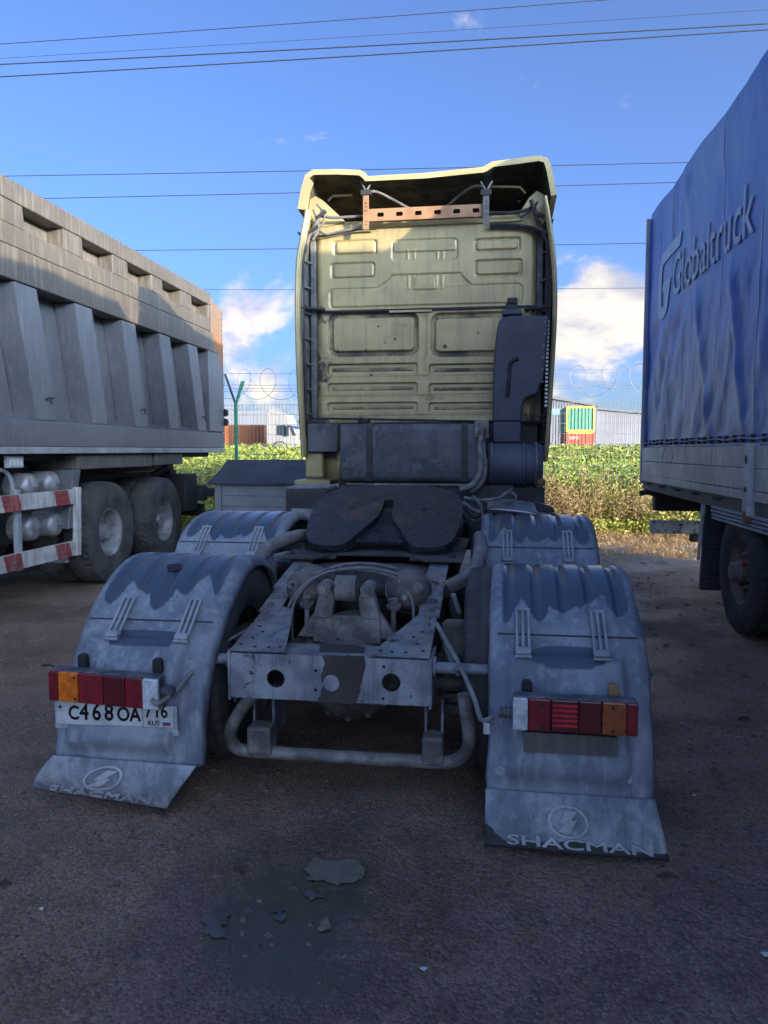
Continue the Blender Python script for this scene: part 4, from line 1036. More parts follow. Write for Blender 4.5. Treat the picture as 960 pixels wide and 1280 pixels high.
    for x in (457.5, 607.5):
        p0, p1 = tp(x-3.6,240,v=VC-.16), tp(x+3.6,287 if x < 500 else 282,v=VC-.16)
        v, f = flat_shape(rrect(p0.x,p1.z,p1.x,p0.z,.006), [circ((p0.x+p1.x)/2, p1.z+(p0.z-p1.z)*t_, .007, 10) for t_ in (.12,.22,.5,.6,.7)], .014)
        b = MB(); b.add([(a_[0], p0.y+a_[2], a_[1]) for a_ in v], f); o = b.build('fairing_post', 'rust_bar' if x < 500 else 'inner_trim', T, bevel=.002)
        b = MB(); b.box((p0.x-.02,p0.y-.02,p0.z-.03),(p1.x+.02,p0.y+.04,p0.z+.015)); b.build('post_cap', 'hose_black', o)
        for sg in (-1, 1):
            b = MB(); m = Vector(((p0.x+p1.x)/2, p0.y, p0.z)); b.tube([m, m+Vector((sg*.05,.03,.10))], .009, 6); b.build('post_fork', 'inner_trim', o)
    for pts in ([(460,240),(472,240),(492,250),(512,261)], [(603,233),(590,234),(575,244),(558,258)]):
        b = MB(); b.tube(smooth_path([tp(x, y, v=VC-.14+.10*i) for i, (x, y) in enumerate(pts)], 5), .013, 8); b.build('fairing_strut', 'inner_trim', T, smooth=True)
cab()
def behind_cab():
    # rectangular tank across the frame
    v0 = 3.45
    a, c = tp(425,530,v=v0), tp(598,603.5,v=v0)
    prof = rrect(v0, c.z, v0+.52, a.z, .055, 5); b = MB(); b.prism([(a.x, y, z) for y, z in prof], (c.x-a.x,0,0))
    tk = b.build('tank', 'tank_paint', T, smooth=True, bevel=.008)
    for x0, x1 in ((458,466),(577,585)):
        p0, p1 = tp(x0,530,v=v0).x, tp(x1,530,v=v0).x
        pr = rrect(v0-.008, c.z-.008, v0+.528, a.z+.008, .06, 5); b = MB(); b.prism([(p0, y, z) for y, z in pr], (p1-p0,0,0)); b.build('tank_strap', 'frame_dark', tk, smooth=True)
        b = MB(); b.box((p0+.004,v0-.03,c.z+.01),(p1-.004,v0-.008,c.z+.09)); b.build('strap_tensioner', 'hose_black', tk)
    b = MB(); p = tp(452,526,v=v0); b.lathe([(-.01,.05),(.03,.055),(.045,.05)], (p.x,v0+.15,a.z+.01), (0,0,1), 16); b.build('tank_cap', 'hose_black', tk, smooth=True)
    b = MB(); b.box((a.x+.05,v0+.02,c.z-.03),(c.x-.05,v0+.5,c.z-.009)); b.build('tank_cradle', 'grey_metal', T, bevel=.004)
    b = MB(); b.box((a.x-.02,v0+.05,.87),(c.x+.3,v0+.45,c.z-.031)); b.build('tank_support', 'frame_dark', T)
    # air intake riser
    vs = 3.80
    px = [(697-7,394),(640,394),(628,395.5),(623,402),(621,412),(618,440),(616,480),(615.5,527),(650,527),(653,506),(657,498),(664,495),(671,494),(676,485),(680,472),(684,430),(685,396)]
    px = [(686,394),(640,394),(629,396),(623.5,402),(621,414),(618,440),(616,480),(615.5,527),(652,527),(653,508),(657,498),(664,495),(671,493),(675,484),(680,472),(684,430),(686,400)]
    P = [tp(x, y, v=vs) for x, y in px]; b = MB(); b.prism(P, (0,.20,0)); o = b.build('intake_riser', 'snorkel_plastic', T, bevel=.018, bseg=3)
    p0, p1 = tp(613.5,527,v=vs+.01), tp(651,553,v=vs+.01); b = MB(); b.box((p0.x+.02,vs+.01,p1.z),(p1.x,vs+.19,p0.z)); b.build('intake_duct', 'snorkel_plastic', o, bevel=.01)
    b = MB(); p0, p1 = tp(632,379,v=vs+.03), tp(647,394,v=vs+.03); b.box((p0.x,vs+.03,p1.z),(p1.x,vs+.17,p0.z)); b.build('intake_neck', 'hose_black', o, bevel=.006)
    b = MB(); p0, p1 = tp(634,372,v=vs+.03), tp(647,380,v=vs+.03); b.box((p0.x,vs+.02,p1.z),(p1.x,vs+.18,p0.z)); b.build('intake_cap', 'hose_black', o, bevel=.012)
    b = MB(); p0, p1 = tp(628,387,v=vs+.03), tp(652,393,v=vs+.03); b.box((p0.x,vs+.015,p1.z),(p1.x,vs+.185,p0.z)); b.build('neck_flange', 'snorkel_plastic', o, bevel=.006)
    p = tp(648,428,v=vs); b = MB(); b.lathe([(-.005,.082),(.004,.082),(.004,.070),(-.004,.068)], (p.x,vs,p.z), (0,-1,0), 28, False, False); b.build('emblem_ring', 'snorkel_plastic', o, smooth=True)
    b = MB(); b.box((p.x-.04,vs-.005,p.z+.012),(p.x+.035,vs,p.z+.026)); b.box((p.x-.03,vs-.005,p.z-.03),(p.x+.03,vs,p.z-.016)); b.build('emblem_bar', 'snorkel_plastic', o)
    pt = [(634,496),(636,475),(637,458),(641,451),(648,448)]; b = MB(); b.tube(smooth_path([tp(x, y, v=vs-.004) for x, y in pt], 5), .018, 8); b.build('moulded_rib', 'hose_black', o, smooth=True)
    b = MB()
    for k in range(6):
        p = tp(681-.6*k, 402+15*k, v=vs); b.lathe([(0,.008),(.004,.006)], (p.x,vs,p.z), (0,-1,0), 8)
    b.build('rivets', 'clip_plastic', o)
    p = tp(671,488,v=vs); b = MB(); b.lathe([(0,.03),(.1,.03)], (p.x,vs+.03,p.z), (0,1,0), 14); b.build('intake_clamp', 'hose_black', o)
    # air filter can
    vf = 3.62; a, c = tp(610,553,v=vf), tp(679,610,v=vf); zc = (a.z+c.z)/2; r = (a.z-c.z)/2
    b = MB(); x0, x1 = a.x, c.x; W = x1-x0
    b.lathe([(0,r*.96),(.015,r),(.02*1,r*.97),(W*.62,r*.97),(W*.63,r*1.02),(W*.68,r*1.02),(W*.69,r*.95),(W*.94,r*.94),(W,r*.86)], (x0,vf+r,zc), (1,0,0), 34)
    o = b.build('air_filter', 'filter_plastic', T, smooth=True)
    b = MB()
    for k in range(8): xk = x0+W*(.72+.03*k); b.lathe([(0,r*.965),(.006,r*.965)], (xk,vf+r,zc), (1,0,0), 30)
    b.build('filter_ribs', 'filter_plastic', o)
    b = MB(); b.lathe([(0,r*1.03),(.014,r*1.03)], (x0+W*.05,vf+r,zc), (1,0,0), 30); b.build('filter_band', 'grey_metal', o); b = MB(); b.lathe([(0,r*1.035),(.014,r*1.035)], (x0+W*.86,vf+r,zc), (1,0,0), 30); b.build('filter_band', 'grey_metal', o)
    b = MB(); p = tp(676,603,v=vf); b.lathe([(-.03,.03),(.02,.035),(.04,.02)], (p.x,vf+.05,p.z), (1,0,-.3), 12); b.build('drain_valve', 'chain_rust', o)
    b = MB(); b.box((x0-.02,vf+.1,c.z-.14),(x1+.02,vf+.45,c.z-.005)); b.build('filter_bracket', 'frame_dark', T)
    # hoses beside the tank
    def hose(pts, v, r, mt='hose'):
        b = MB(); b.tube(smooth_path([tp(p[0], p[1], v=(p[2] if len(p) > 2 else v)) for p in pts], 7), r, 10); b.build('coolant_hose', mt, T, smooth=True)
    hose([(602,543),(600,560),(601,575),(599,592),(590,606),(575,612)], 3.38, .026); hose([(604,540),(604,565),(606,580),(604,598),(597,608),(588,615)], 3.44, .024)
    hose([(603,536),(602,545),(600,552)], 3.36, .026, 'grey_metal')
    p = tp(602,536,v=3.36); b = MB(); b.box((p.x-.06,3.38,p.z-.08),(p.x+.06,3.46,p.z+.07)); b.build('filler_box', 'grey_metal', T, bevel=.01)
    hose([(580,622),(600,625),(625,622),(640,612)], 2.75, .012); hose([(578,628),(598,640),(610,634),(618,628)], 2.6, .016)
    hose([(580,632),(592,646),(604,640),(607,628)], 2.5, .014, 'hose_black'); hose([(590,620),(601,632),(604,650)], 2.5, .014)
    hose([(578,640),(590,660),(597,690)], 2.2, .02, 'hose_black')
    # coiled hose loop and silver catwalk covers behind the right mudguard
    p = tp(636,622,v=2.95); b = MB(); b.tube([p+Vector((.058*math.cos(a*.35),.015*a*.1,.040*math.sin(a*.35))) for a in range(38)], .010, 8); b.build('hose_coil', 'grey_metal', T, smooth=True)
    for k, (x0, x1, y0, v) in enumerate(((604,684,629,2.86),(606,690,624,3.05))):
        a, c = tp(x0,y0,v=v), tp(x1,y0,v=v); b = MB()
        b.grid(lambda f, g: Vector((a.x+(c.x-a.x)*f, v+.18*g, a.z-.05*f*f-.035*math.cos(g*math.pi)*.5-.02)), 12, 8); b.build('catwalk_cover', 'alu', T, smooth=True, solid=.02)
    b = MB(); pts = [tp(x, y, v=2.8) for x, y in ((668,627),(690,634),(694,640),(672,640))]; b.prism(pts, (0,.12,0)); b.build('rubber_edge', 'hose_black', T, bevel=.006)
    b = MB(); b.box((.50,2.7,.80),(1.2,3.5,.98)); b.build('side_box', 'frame_dark', T, bevel=.02)
    # battery box with ribbed lid at the left
    b = MB(); a, c = tp(357,612,v=3.0), tp(386,640,v=3.0); b.box((a.x,3.0,.75),(c.x+.15,3.55,a.z)); o = b.build('battery_box', 'frame_dark', T, bevel=.012)
    for k in range(6):
        b = MB(); b.box((a.x-.008,2.99,a.z+.002),(c.x+.10,3.0,a.z+.0)); y = 3.02+.085*k; b = MB(); b.tube([(a.x+.01,y,a.z+.012),(c.x+.14,y,a.z+.012)], .014, 8); b.build('lid_rib', 'frame_steel', o, smooth=True)
    b = MB(); b.obox(((a.x+c.x)/2+.08,2.9,.97), (.20,.10,.10), Matrix.Rotation(R(-25),3,'X')); b.build('light_bracket', 'grey_metal', T, bevel=.01)
    # front wheels and fuel tank so that the truck stands complete
    for s in (-1, 1): wheel(T, (s*1.0, 5.3, .48), s, .48, .28, 'flat', 'tyre', 'rim_rust')
    for s in (-1, 1):
        b = MB(); pr = rrect(3.0, .42, 4.3, .86, .1, 4); b.prism([(s*.5, y, z) for y, z in pr], (s*.62,0,0)); b.build('fuel_tank', 'alu', T, smooth=True)
    b = MB(); b.box((-1.1,6.1,.35),(1.1,6.35,1.05)); b.build('front_bumper', 'cab_paint_plain', T, bevel=.06)
    b = MB(); b.tube([(-.95,5.3,.48),(.95,5.3,.48)], .07, 12); b.build('front_axle', 'frame_dark', T)
behind_cab()
# ------------------------------------------------------------------ tipper on the left
DX = -4.15
def tipper():
    D = thing('tipper_truck', 'grey ribbed tipper lorry body with striped side guard, parked on the left', 'truck', (DX-1.2, 8, 0))
    D['label'] = 'grey tipper lorry with slanted ribs and red and white striped side guard'
    o = Vector((DX-1.2, 8, 0)); Lc = lambda x, y, z: (x-o.x, y-o.y, z-o.z)
    def bx(name, a, b, mt, bev=.006, parent=None):
        m = MB(); m.box(Lc(*a), Lc(*b)); return m.build(name, mt, parent or D, bevel=bev)
    Y0, Y1 = 4.2, 11.95
    XI = DX-.24
    # main tub
    m = MB(); m.box(Lc(XI-2.15,Y0,1.53), Lc(XI,Y1-.03,3.05)); tub = m.build('tub', 'dump_paint', D)
    m = MB(); m.box(Lc(XI-2.15,Y0+.01,3.05), Lc(XI+.05,Y1-.04,3.84)); m.build('tub_upper', 'dump_dirty', D)
    # upper belt with window-like pockets: strips and posts
    bx('top_rail', (XI-.02,Y0,3.69), (DX,Y1-.52,3.87), 'dump_sunlit', .012)
    bx('top_rail', (XI-2.2,Y0,3.69), (XI-2.13,Y1-.52,3.87), 'dump_sunlit', .012)
    bx('belt_upper', (XI-.02,Y0,3.305), (DX-.012,Y1-.5,3.485), 'dump_sunlit')
    bx('belt_lower', (XI-.02,Y0,3.005), (DX,Y1-.45,3.297), 'dump_sunlit', .01)
    wins = [(4.6,5.26),(5.62,6.28),(6.64,7.32),(7.67,8.34),(8.69,9.34),(9.67,10.29),(10.66,11.33)]
    pr = Y0
    for a, b in wins:
        m = MB(); m.hexa([Lc(XI,pr,3.486),Lc(DX-.012,pr,3.486),Lc(DX-.012,a+.03,3.486),Lc(XI,a+.03,3.486),Lc(XI,pr,3.689),Lc(DX-.012,pr,3.689),Lc(DX-.012,a,3.689),Lc(XI,a,3.689)])
        m.build('pocket_post', 'dump_sunlit', D, bevel=.006)
        pr = b
    m = MB(); m.box(Lc(XI,pr,3.486), Lc(DX-.012,Y1-.5,3.689)); m.build('pocket_post', 'dump_sunlit', D, bevel=.006)
    # slanted ribs
    for k in range(-2, 5):
        yt = 6.48+1.02*k; yb = yt+.285; w = .345
        if k == 4: yt = 10.51
        m = MB(); xo = DX-.012
        m.hexa([Lc(XI,yb-.02,1.78),Lc(xo,yb,1.78),Lc(xo,yb+w,1.78),Lc(XI,yb+w+.02,1.78),Lc(XI,yt-.02,3.0),Lc(xo,yt,3.0),Lc(xo,yt+w,3.0),Lc(XI,yt+w+.02,3.0)])
        rb = m.build('rib', 'dump_paint', D, bevel=.012)
        if k in (0, 2, 4, -2):
            h = MB(); y = yb+.19; h.tube([Lc(xo+.0,y-.05,1.98),Lc(xo+.03,y-.05,2.0),Lc(xo+.03,y+.05,2.0),Lc(xo,y+.05,2.01)], .007, 6); h.tube([Lc(xo+.03,y,2.0),Lc(xo+.03,y,1.94)], .007, 6); h.build('tarp_hook', 'chassis_black', rb)
    bx('end_post', (XI-.02,11.30,1.79), (DX,Y1,3.004), 'dump_paint', .012)
    # sill: sloping ledge, rail and pale strip
    m = MB(); m.prism([Lc(XI-.02,Y0,1.86),Lc(DX,Y0,1.775),Lc(DX,Y0,1.535),Lc(XI-.02,Y0,1.535)], (0,Y1-Y0-.004,0)); m.build('sill', 'dump_paint', D, bevel=.008)
    bx('sill_strip', (XI-.02,Y0,1.468), (DX+.004,Y1-.01,1.533), 'dump_strip')
    # rusty tail end
    m = MB(); m.prism([Lc(DX-.004,Y1-.50,3.80),Lc(DX-.004,Y1-.02,3.70),Lc(DX-.004,Y1-.02,3.006),Lc(DX-.004,Y1-.44,3.006),Lc(DX-.004,Y1-.50,3.3)], (-.14,0,0)); rp = m.build('tail_plate', 'rust_plate', D, bevel=.008)
    m = MB(); m.prism([Lc(DX+.001,Y1-.43,3.29),Lc(DX+.001,Y1-.02,3.20),Lc(DX+.001,Y1-.02,2.72),Lc(DX+.001,Y1-.10,2.80)], (-.004,0,0)); m.build('rust_patch', 'rust_orange', D)
    hb = MB()
    for k in range(8): hb.lathe([(0,.014),(.006,.012)], Lc(DX-.004, Y1-.07, 3.05+.085*k), (1,0,0), 8)
    hb.build('tail_rivets', 'chassis_black', rp, kind='stuff')
    bx('tailgate', (XI-2.1,Y1-.03,1.5), (XI-.02,Y1+.05,3.6), 'dump_paint')
    for z in (1.95, 2.10):
        m = MB(); m.lathe([(0,.06),(.05,.06),(.06,.03)], Lc(DX+.0,Y1-.03,z), (.3,1,0), 14); m.build('tailgate_latch', 'chassis_black', D)
    # chassis
    bx('subframe', (DX-.9,3.2,1.20), (DX-.75,Y1-.3,1.466), 'chassis_black'); bx('subframe', (DX-1.75,3.2,1.20), (DX-1.6,Y1-.3,1.466), 'chassis_black')
    bx('chassis_rail', (DX-.88,1.8,.85), (DX-.78,Y1-.1,1.19), 'chassis_black'); bx('chassis_rail', (DX-1.72,1.8,.85), (DX-1.62,Y1-.1,1.19), 'chassis_black')
    bx('mudguard_panel', (DX-.62,7.55,1.30), (DX-.06,9.35,1.455), 'dump_dirty', .01); bx('mudguard_panel', (DX-.62,9.42,1.31), (DX-.06,10.35,1.455), 'dump_dirty', .01)
    m = MB(); m.prism([Lc(DX-.06,7.45,1.30),Lc(DX-.06,7.60,1.30),Lc(DX-.06,7.40,.70),Lc(DX-.06,7.32,.70)], (-.5,0,0)); m.build('wheel_screen', 'dump_paint', D, bevel=.008)
    bx('cross_panel', (DX-2.2,7.28,.5), (DX-.7,7.33,1.4), 'chassis_black')
    bx('body_floor', (DX-2.2,Y0,1.40), (DX-.2,Y1-.2,1.467), 'chassis_black')
    # marker lamp
    a = at(20, 578, X=DX-.05); bx('marker_lamp', (DX-.09,a.y-.12,a.z-.05), (DX-.05,a.y+.12,a.z+.06), 'clip_plastic')
    for k in range(4): bx('lamp_dot', (DX-.0495,a.y-.10+.055*k,a.z-.035), (DX-.044,a.y-.065+.055*k,a.z+.035), 'lens_clear', .004)
    # wheels
    for (y, z) in ((8.24,.575),(9.72,.575)):
        for s, xo in ((1, DX-.20), (-1, DX-2.2)):
            wheel(D, Lc(xo, y, z), s, .575, .31, 'dish', 'tyre_dusty', 'rim_silver', pat='lug')
            wheel(D, Lc(xo-s*.36, y, z), s, .575, .31, 'flat', 'tyre_dusty', 'rim_silver', hub=False, pat='lug')
        m = MB(); m.tube([Lc(DX-.3,y,.575),Lc(DX-2.1,y,.575)], .1, 12); m.build('axle', 'chassis_black', D)
    for s, xo in ((1, DX-.22), (-1, DX-2.2)): wheel(D, Lc(xo, 4.1, .575), s, .575, .31, 'flat', 'tyre_dusty', 'rim_silver', pat='lug')
    # four air tanks
    for x, y in ((42,608),(70,605),(46,660),(74,655)):
        p = at(x, y, X=DX-.16); m = MB(); r = .128
        m.lathe([(0.012,0.0),(.010,.05),(-.01,.10),(-.035,.122),(-.06,r),(-.62,r),(-.66,.09)], Lc(p.x,p.y,p.z), (1,0,0), 26); tk = m.build('air_tank', 'tank_alu', D, smooth=True)
        m = MB(); m.lathe([(.005,.022),(.02,.022),(.022,.012),(.035,.012)], Lc(p.x,p.y,p.z), (1,0,0), 10); m.build('tank_plug', 'tank_alu', tk)
        m = MB(); m.lathe([(-.30,r+.006),(-.26,r+.006)], Lc(p.x,p.y,p.z), (1,0,0), 24); m.build('tank_band', 'chassis_black', tk)
    bx('tank_bracket', (DX-.45,6.0,.60), (DX-.40,7.2,1.35), 'chassis_black')
    m = MB(); m.tube(smooth_path([Lc(DX-.2,6.25,1.30),Lc(DX-.15,6.42,1.32),Lc(DX-.14,6.52,1.2),Lc(DX-.14,6.5,1.0)],6), .02, 8); m.build('tank_hose', 'clip_plastic', D, smooth=True)
    m = MB(); m.lathe([(0,.22),(.03,.26),(.5,.26)], Lc(DX-.66,6.05,.98), (1,0,0), 26); m.build('fuel_tank', 'chassis_black', D, smooth=True)
    bx('under_tray', (DX-.8,5.0,.40), (DX-.5,7.25,.44), 'chassis_black')
    # side guard: two channel rails, striped in red and white, with an end upright
    XG = DX-.02
    for zc0, zc1 in ((1.03,1.02),(.50,.49)):
        n0, n1 = 4.4, 7.42; kk = 11; st = (n1-n0)/kk
        g = MB(); g.box(Lc(XG-.03,n0,zc0-.075), Lc(XG-.004,n1,zc0+.075)); gr = g.build('guard_rail', 'guard_white', D)
        for k in range(kk):
            if k % 3 != 2 and k % 3 != 1:
                ya = n1-st*(k+1)-.15; yb = ya+st*.9
                for za, zb in ((-.073,-.030),(-.026,.026),(.030,.073)):
                    s_ = MB(); s_.prism([Lc(XG+.0005,ya+(.075-za)*.35,zc0+za),Lc(XG+.0005,yb+(.075-za)*.35,zc0+za),Lc(XG+.0005,yb+(.075-zb)*.35,zc0+zb),Lc(XG+.0005,ya+(.075-zb)*.35,zc0+zb)], (.008,0,0)); s_.build('red_stripe', 'guard_red', gr)
        for za, zb in ((-.073,-.030),(-.026,.026),(.030,.073)):
            s_ = MB(); s_.box(Lc(XG-.004,n0,zc0+za), Lc(XG+.0,n1,zc0+zb)); s_.build('rail_ridge', 'guard_white', gr)
    m = MB(); m.prism([Lc(XG-.04,7.42,1.12),Lc(XG-.04,7.50,1.12),Lc(XG-.04,7.46,.42),Lc(XG-.04,7.38,.42)], (.055,0,0)); m.build('guard_upright', 'guard_white', D, bevel=.006)
    bx('guard_bracket', (XG-.08,6.45,.40), (XG-.035,6.52,1.15), 'clip_plastic'); bx('guard_bracket', (XG-.3,7.25,.36), (XG-.04,7.31,.44), 'clip_plastic')
    # rear end behind the wheels
    for a, b, mt in (((DX-.62,10.55,.62),(DX-.10,10.98,1.16),'chassis_black'), ((DX-.5,10.62,1.16),(DX-.36,10.76,1.30),'chassis_black'), ((DX-.4,10.985,.75),(DX-.02,11.2,.98),'chassis_black'), ((DX-.3,11.2,.80),(DX+.05,11.32,.93),'chassis_black')):
        bx('rear_box', a, b, mt, .02)
    m = MB(); m.tube([Lc(DX-.3,10.6,1.46),Lc(DX-.35,10.45,1.25),Lc(DX-.5,10.3,1.15)], .05, 8); m.build('hinge_arm', 'chassis_black', D)
    bx('rear_bumper', (DX-2.2,11.3,.5), (DX-.15,11.42,.68), 'chassis_black')
    # chalk scribble on one of the ribs' panels
    pts = [c for c in [(700,780),(690,830),(705,850),(735,870),(755,830),(740,770),(715,765),(700,790)]]
    def chalk(P):
        w = [at(x/3.31, 210+y/3.31, X=DX-.0) for x, y in P]; m = MB(); m.tube(smooth_path([Lc(XI+.004, p.y+.03, p.z) for p in w], 4), .009, 5); m.build('chalk_line', 'pale_line', D)
    chalk(pts); chalk([(735,880),(740,930),(750,980),(755,1030),(765,1040),(775,980)]); chalk([(775,990),(782,1030),(770,1045)])
tipper()

# ------------------------------------------------------------------ tarpaulin trailer on the right
RX = 2.0
def trailer():
    o = Vector((RX+1.25, 7, 0)); Lc = lambda x, y, z: (x-o.x, y-o.y, z-o.z)
    G = thing('curtain_trailer', 'blue tarpaulin covered lorry trailer with pale aluminium drop sides', 'trailer', o)
    def bx(name, a, b, mt, bev=.006, parent=None):
        m = MB(); m.box(Lc(*a), Lc(*b)); return m.build(name, mt, parent or G, bevel=bev)
    Y0, Y1 = -5.0, 10.3
    ztop = lambda y: 4.44-.50*(1-sm(y, 4.9, 5.7))+.50*(1-sm(y, 3.7, 4.5))+.018*fbm(y, 0, 1.3, 2)+.02*math.sin(y*3.3)  # unseen roof dip, shaped so that sun reaches the cab's upper corner
    def tx(y, z):                                   # slack cloth: folds, pulled diagonally towards the rear bottom corner
        h = (z-1.56)/2.9; d = 0
        d += .030*fbm(y*.9+.25*z, z*.25, 1.1, 4.2, 3)
        dg = (y-10.3)+(z-1.6)*.95                    # diagonals rising from the rear lower corner
        amp = sm(y, 5.0, 9.6)*(1-sm(h, .45, .95))
        d += .022*amp*math.sin(dg*6.5+2.4*fbm(y, z, .8, 3))*math.exp(-((dg-1.1)/2.2)**2)
        d += .05*math.exp(-((dg-1.55)/.14)**2)*(1-sm(h, .55, .85))-.03*math.exp(-((dg-1.9)/.18)**2)*(1-sm(h, .55, .85))
        dl = (y-8.0)-(z-3.0)*.42
        d += .032*math.exp(-(dl/.10)**2)*(1-sm(h, .75, 1.0))
        dl = (y-6.9)-(z-3.0)*.30
        d += .030*math.exp(-(dl/.09)**2)*(1-sm(h, .8, 1.0))
        d += .006*math.sin(y*11+3*fbm(y, z, .9, 8))*(1-sm(h, .0, .5))
        d += .016*abs(fbm(y*1.5, z*.55, 1.7, 12.5, 4))
        e = sm(h, 0, .05)*sm(1-h, 0, .05)
        d += .010*fbm(y*2.2+z*.8, z*1.1-y*.3, 2.0, 21., 4)+.007*math.sin((y*1.0+z*.55)*14+3*fbm(y, z, 1.1, 6))*sm(fbm(y, z, .8, 30.), -.1, .4)
        d *= 1-.72*sm(z, 2.85, 3.15)*(1-sm(z, 3.85, 4.1))
        d = d*(.3+.7*e)*(.35+.65*sm(10.3-y, 0, .5))-.03
        return RX+.012-min(d, .09*(10.3-y)+.0)
    ys = np.concatenate([np.linspace(Y0, 4.6, 24), np.linspace(4.7, Y1, 190)]); hs = np.linspace(0, 1, 110)
    b = MB(); nx = len(ys)
    for h in hs:
        for y in ys:
            z = 1.54+(ztop(y)-1.54)*h; b.v.append(Lc(tx(y, z), y, z))
    b.n = len(b.v); b.f = [(j*nx+i, j*nx+i+1, (j+1)*nx+i+1, (j+1)*nx+i) for j in range(len(hs)-1) for i in range(nx-1)]
    tarp = b.build('tarpaulin', 'tarp_blue', G, smooth='all')
    # roof, front, back and off side
    b = MB(); v = []
    for y in ys[::4].tolist()+[Y1]:
        v += [Lc(tx(y, ztop(y)), y, ztop(y)), Lc(RX+1.25, y, ztop(y)+.03), Lc(RX+2.5, y, ztop(y)), Lc(RX+2.5, y, 1.54)]
    n = len(v)//4; b.add(v, [(i*4+k, i*4+k+1, (i+1)*4+k+1, (i+1)*4+k) for i in range(n-1) for k in range(3)]); b.build('roof_sheet', 'tarp_blue', G, smooth=True)
    bx('rear_door', (RX+.02,Y1-.05,1.2), (RX+2.48,Y1,4.38), 'tarp_blue'); bx('front_wall', (RX+.02,Y0,1.2), (RX+2.48,Y0+.05,4.05), 'board_alu')
    bx('corner_post', (RX-.012,Y1-.004,1.07), (RX+.08,Y1+.045,4.41), 'board_alu', .008)
    # narrow pale strips laid just off the cloth
    for y, za, zb in ((9.75,2.9,4.42),(9.08,1.75,4.42),(9.02,3.4,4.4),(7.32,2.0,2.75),(7.20,2.75,4.40),(6.25,1.7,3.3),(8.55,2.0,2.6)):
        s = MB(); N_ = 26; v = []
        for k in range(N_+1):
            z = za+(min(zb, ztop(y)-.02)-za)*k/N_; yy = y+.03*fbm(z, y, 1.5, 3)
            v += [Lc(tx(yy-.009, z)-.004, yy-.009, z), Lc(tx(yy+.009, z)-.004, yy+.009, z)]
        s.add(v, [(2*k, 2*k+1, 2*k+3, 2*k+2) for k in range(N_)]); s.build('seam', 'pale_line', tarp)
    # hem with eyelets and rope
    for k in range(34):
        y = 10.18-.22*k if k else 10.2
        m = MB(); x = tx(y, 1.60)-.008; m.box(Lc(x-.018,y-.02,1.562), Lc(x+.012,y+.02,1.625)); m.build('tarp_eyelet', 'chassis_black', G, bevel=.004)
    m = MB(); m.tube([Lc(tx(y,1.6)-.028, y, 1.594+.006*math.sin(y*9)) for y in np.linspace(2.8, 10.25, 90)], .007, 6); m.build('lashing_rope', 'clip_plastic', G)
    m = MB(); m.tube(smooth_path([Lc(RX-.04,y,z) for y, z in ((8.9,1.8),(8.85,1.55),(8.95,1.40),(8.6,1.36),(8.45,1.45),(8.5,1.6))], 6), .004, 5); m.build('loose_cord', 'clip_plastic', G)
    # lettering on the cloth
    def cloth_shape(v, f, fy, fz, mt, nm, cuts):
        me = bpy.data.meshes.new('t'); me.from_pydata(v, [], f); bm = bmesh.new(); bm.from_mesh(me)
        bmesh.ops.triangulate(bm, faces=bm.faces)
        for _ in range(cuts):
            lg = [e for e in bm.edges if e.calc_length() > .05]
            if not lg: break
            bmesh.ops.subdivide_edges(bm, edges=lg, cuts=1); bmesh.ops.triangulate(bm, faces=bm.faces)
        vv = [tuple(q.co) for q in bm.verts]; bm.verts.index_update(); ff = [tuple(x.index for x in q.verts) for q in bm.faces]; bm.free(); bpy.data.meshes.remove(me)
        m = MB(); out = []
        for q in vv:
            y = fy(q); z = fz(q); out.append(Lc(tx(y, z)-.011-q[2]*3, y, z))
        m.add(out, ff); return m.build(nm, mt, tarp, smooth='all')
    # big G mark: a bowl with a flag-like top
    Gm = [(0,-.30),(.02,-.38),(.09,-.43),(.32,-.43),(.42,-.36),(.55,-.02),(.22,-.02),(.18,-.12),(.30,-.12),(.24,-.28),(.20,-.30),(.15,-.28),(.15,.12),(.20,.20),(.9,.22),(.95,.36),(.12,.33),(.03,.24),(0,.12)]
    v, f = flat_shape(Gm, thick=0); cloth_shape(v, f, lambda q: 9.72-q[0]*1.12, lambda q: 3.46+q[1]*.98, 'tarp_grey', 'logo_mark', 5)
    v, f = text_shape('Globaltruck', 1, 0, .008, 1); w = max(q[0] for q in v)
    cloth_shape([(q[0]/w*2.62, q[1]*.62, q[2]) for q in v], f, lambda q: 9.02-q[0]-.0*q[1], lambda q: 3.19+q[1]*.98+.0*q[0], 'tarp_grey', 'logo_lettering', 5)
    # aluminium drop-side boards with posts
    pr = Y1-.01; posts = [6.18, 2.6, -1.0, -4.6]
    for p in posts:
        for z0, z1 in ((1.115,1.19),(1.195,1.36),(1.365,1.535)):
            bx('drop_board', (RX+.0,p+.075,z0), (RX+.03,pr-.01,z1), 'board_alu', .006)
        q = bx('board_post', (RX-.03,p-.07,1.0), (RX+.05,p+.07,1.552), 'board_white', .008)
        m = MB(); m.lathe([(0,.05),(.04,.055),(.05,.03)], Lc(RX-.032,p,.99), (1,0,0), 14); m.build('post_hinge', 'chain_rust', q)
        m = MB(); m.box(Lc(RX-.036,p-.015,1.40), Lc(RX-.030,p+.015,1.46)); m.box(Lc(RX-.036,p-.02,1.18), Lc(RX-.030,p+.02,1.22)); m.build('latch_slot', 'plate_black', q)
        pr = p-.07
    bx('side_raver', (RX+.02,Y0,1.0), (RX+.10,Y1-.02,1.112), 'dump_dirty', .008)
    for y in np.arange(6.9, 10.1, .72):
        m = MB(); m.tube([Lc(RX+.015,y,1.09),Lc(RX-.02,y+.03,1.085),Lc(RX-.02,y+.16,1.085),Lc(RX+.01,y+.2,1.09)], .010, 6); m.build('lashing_ring', 'chassis_black', G)
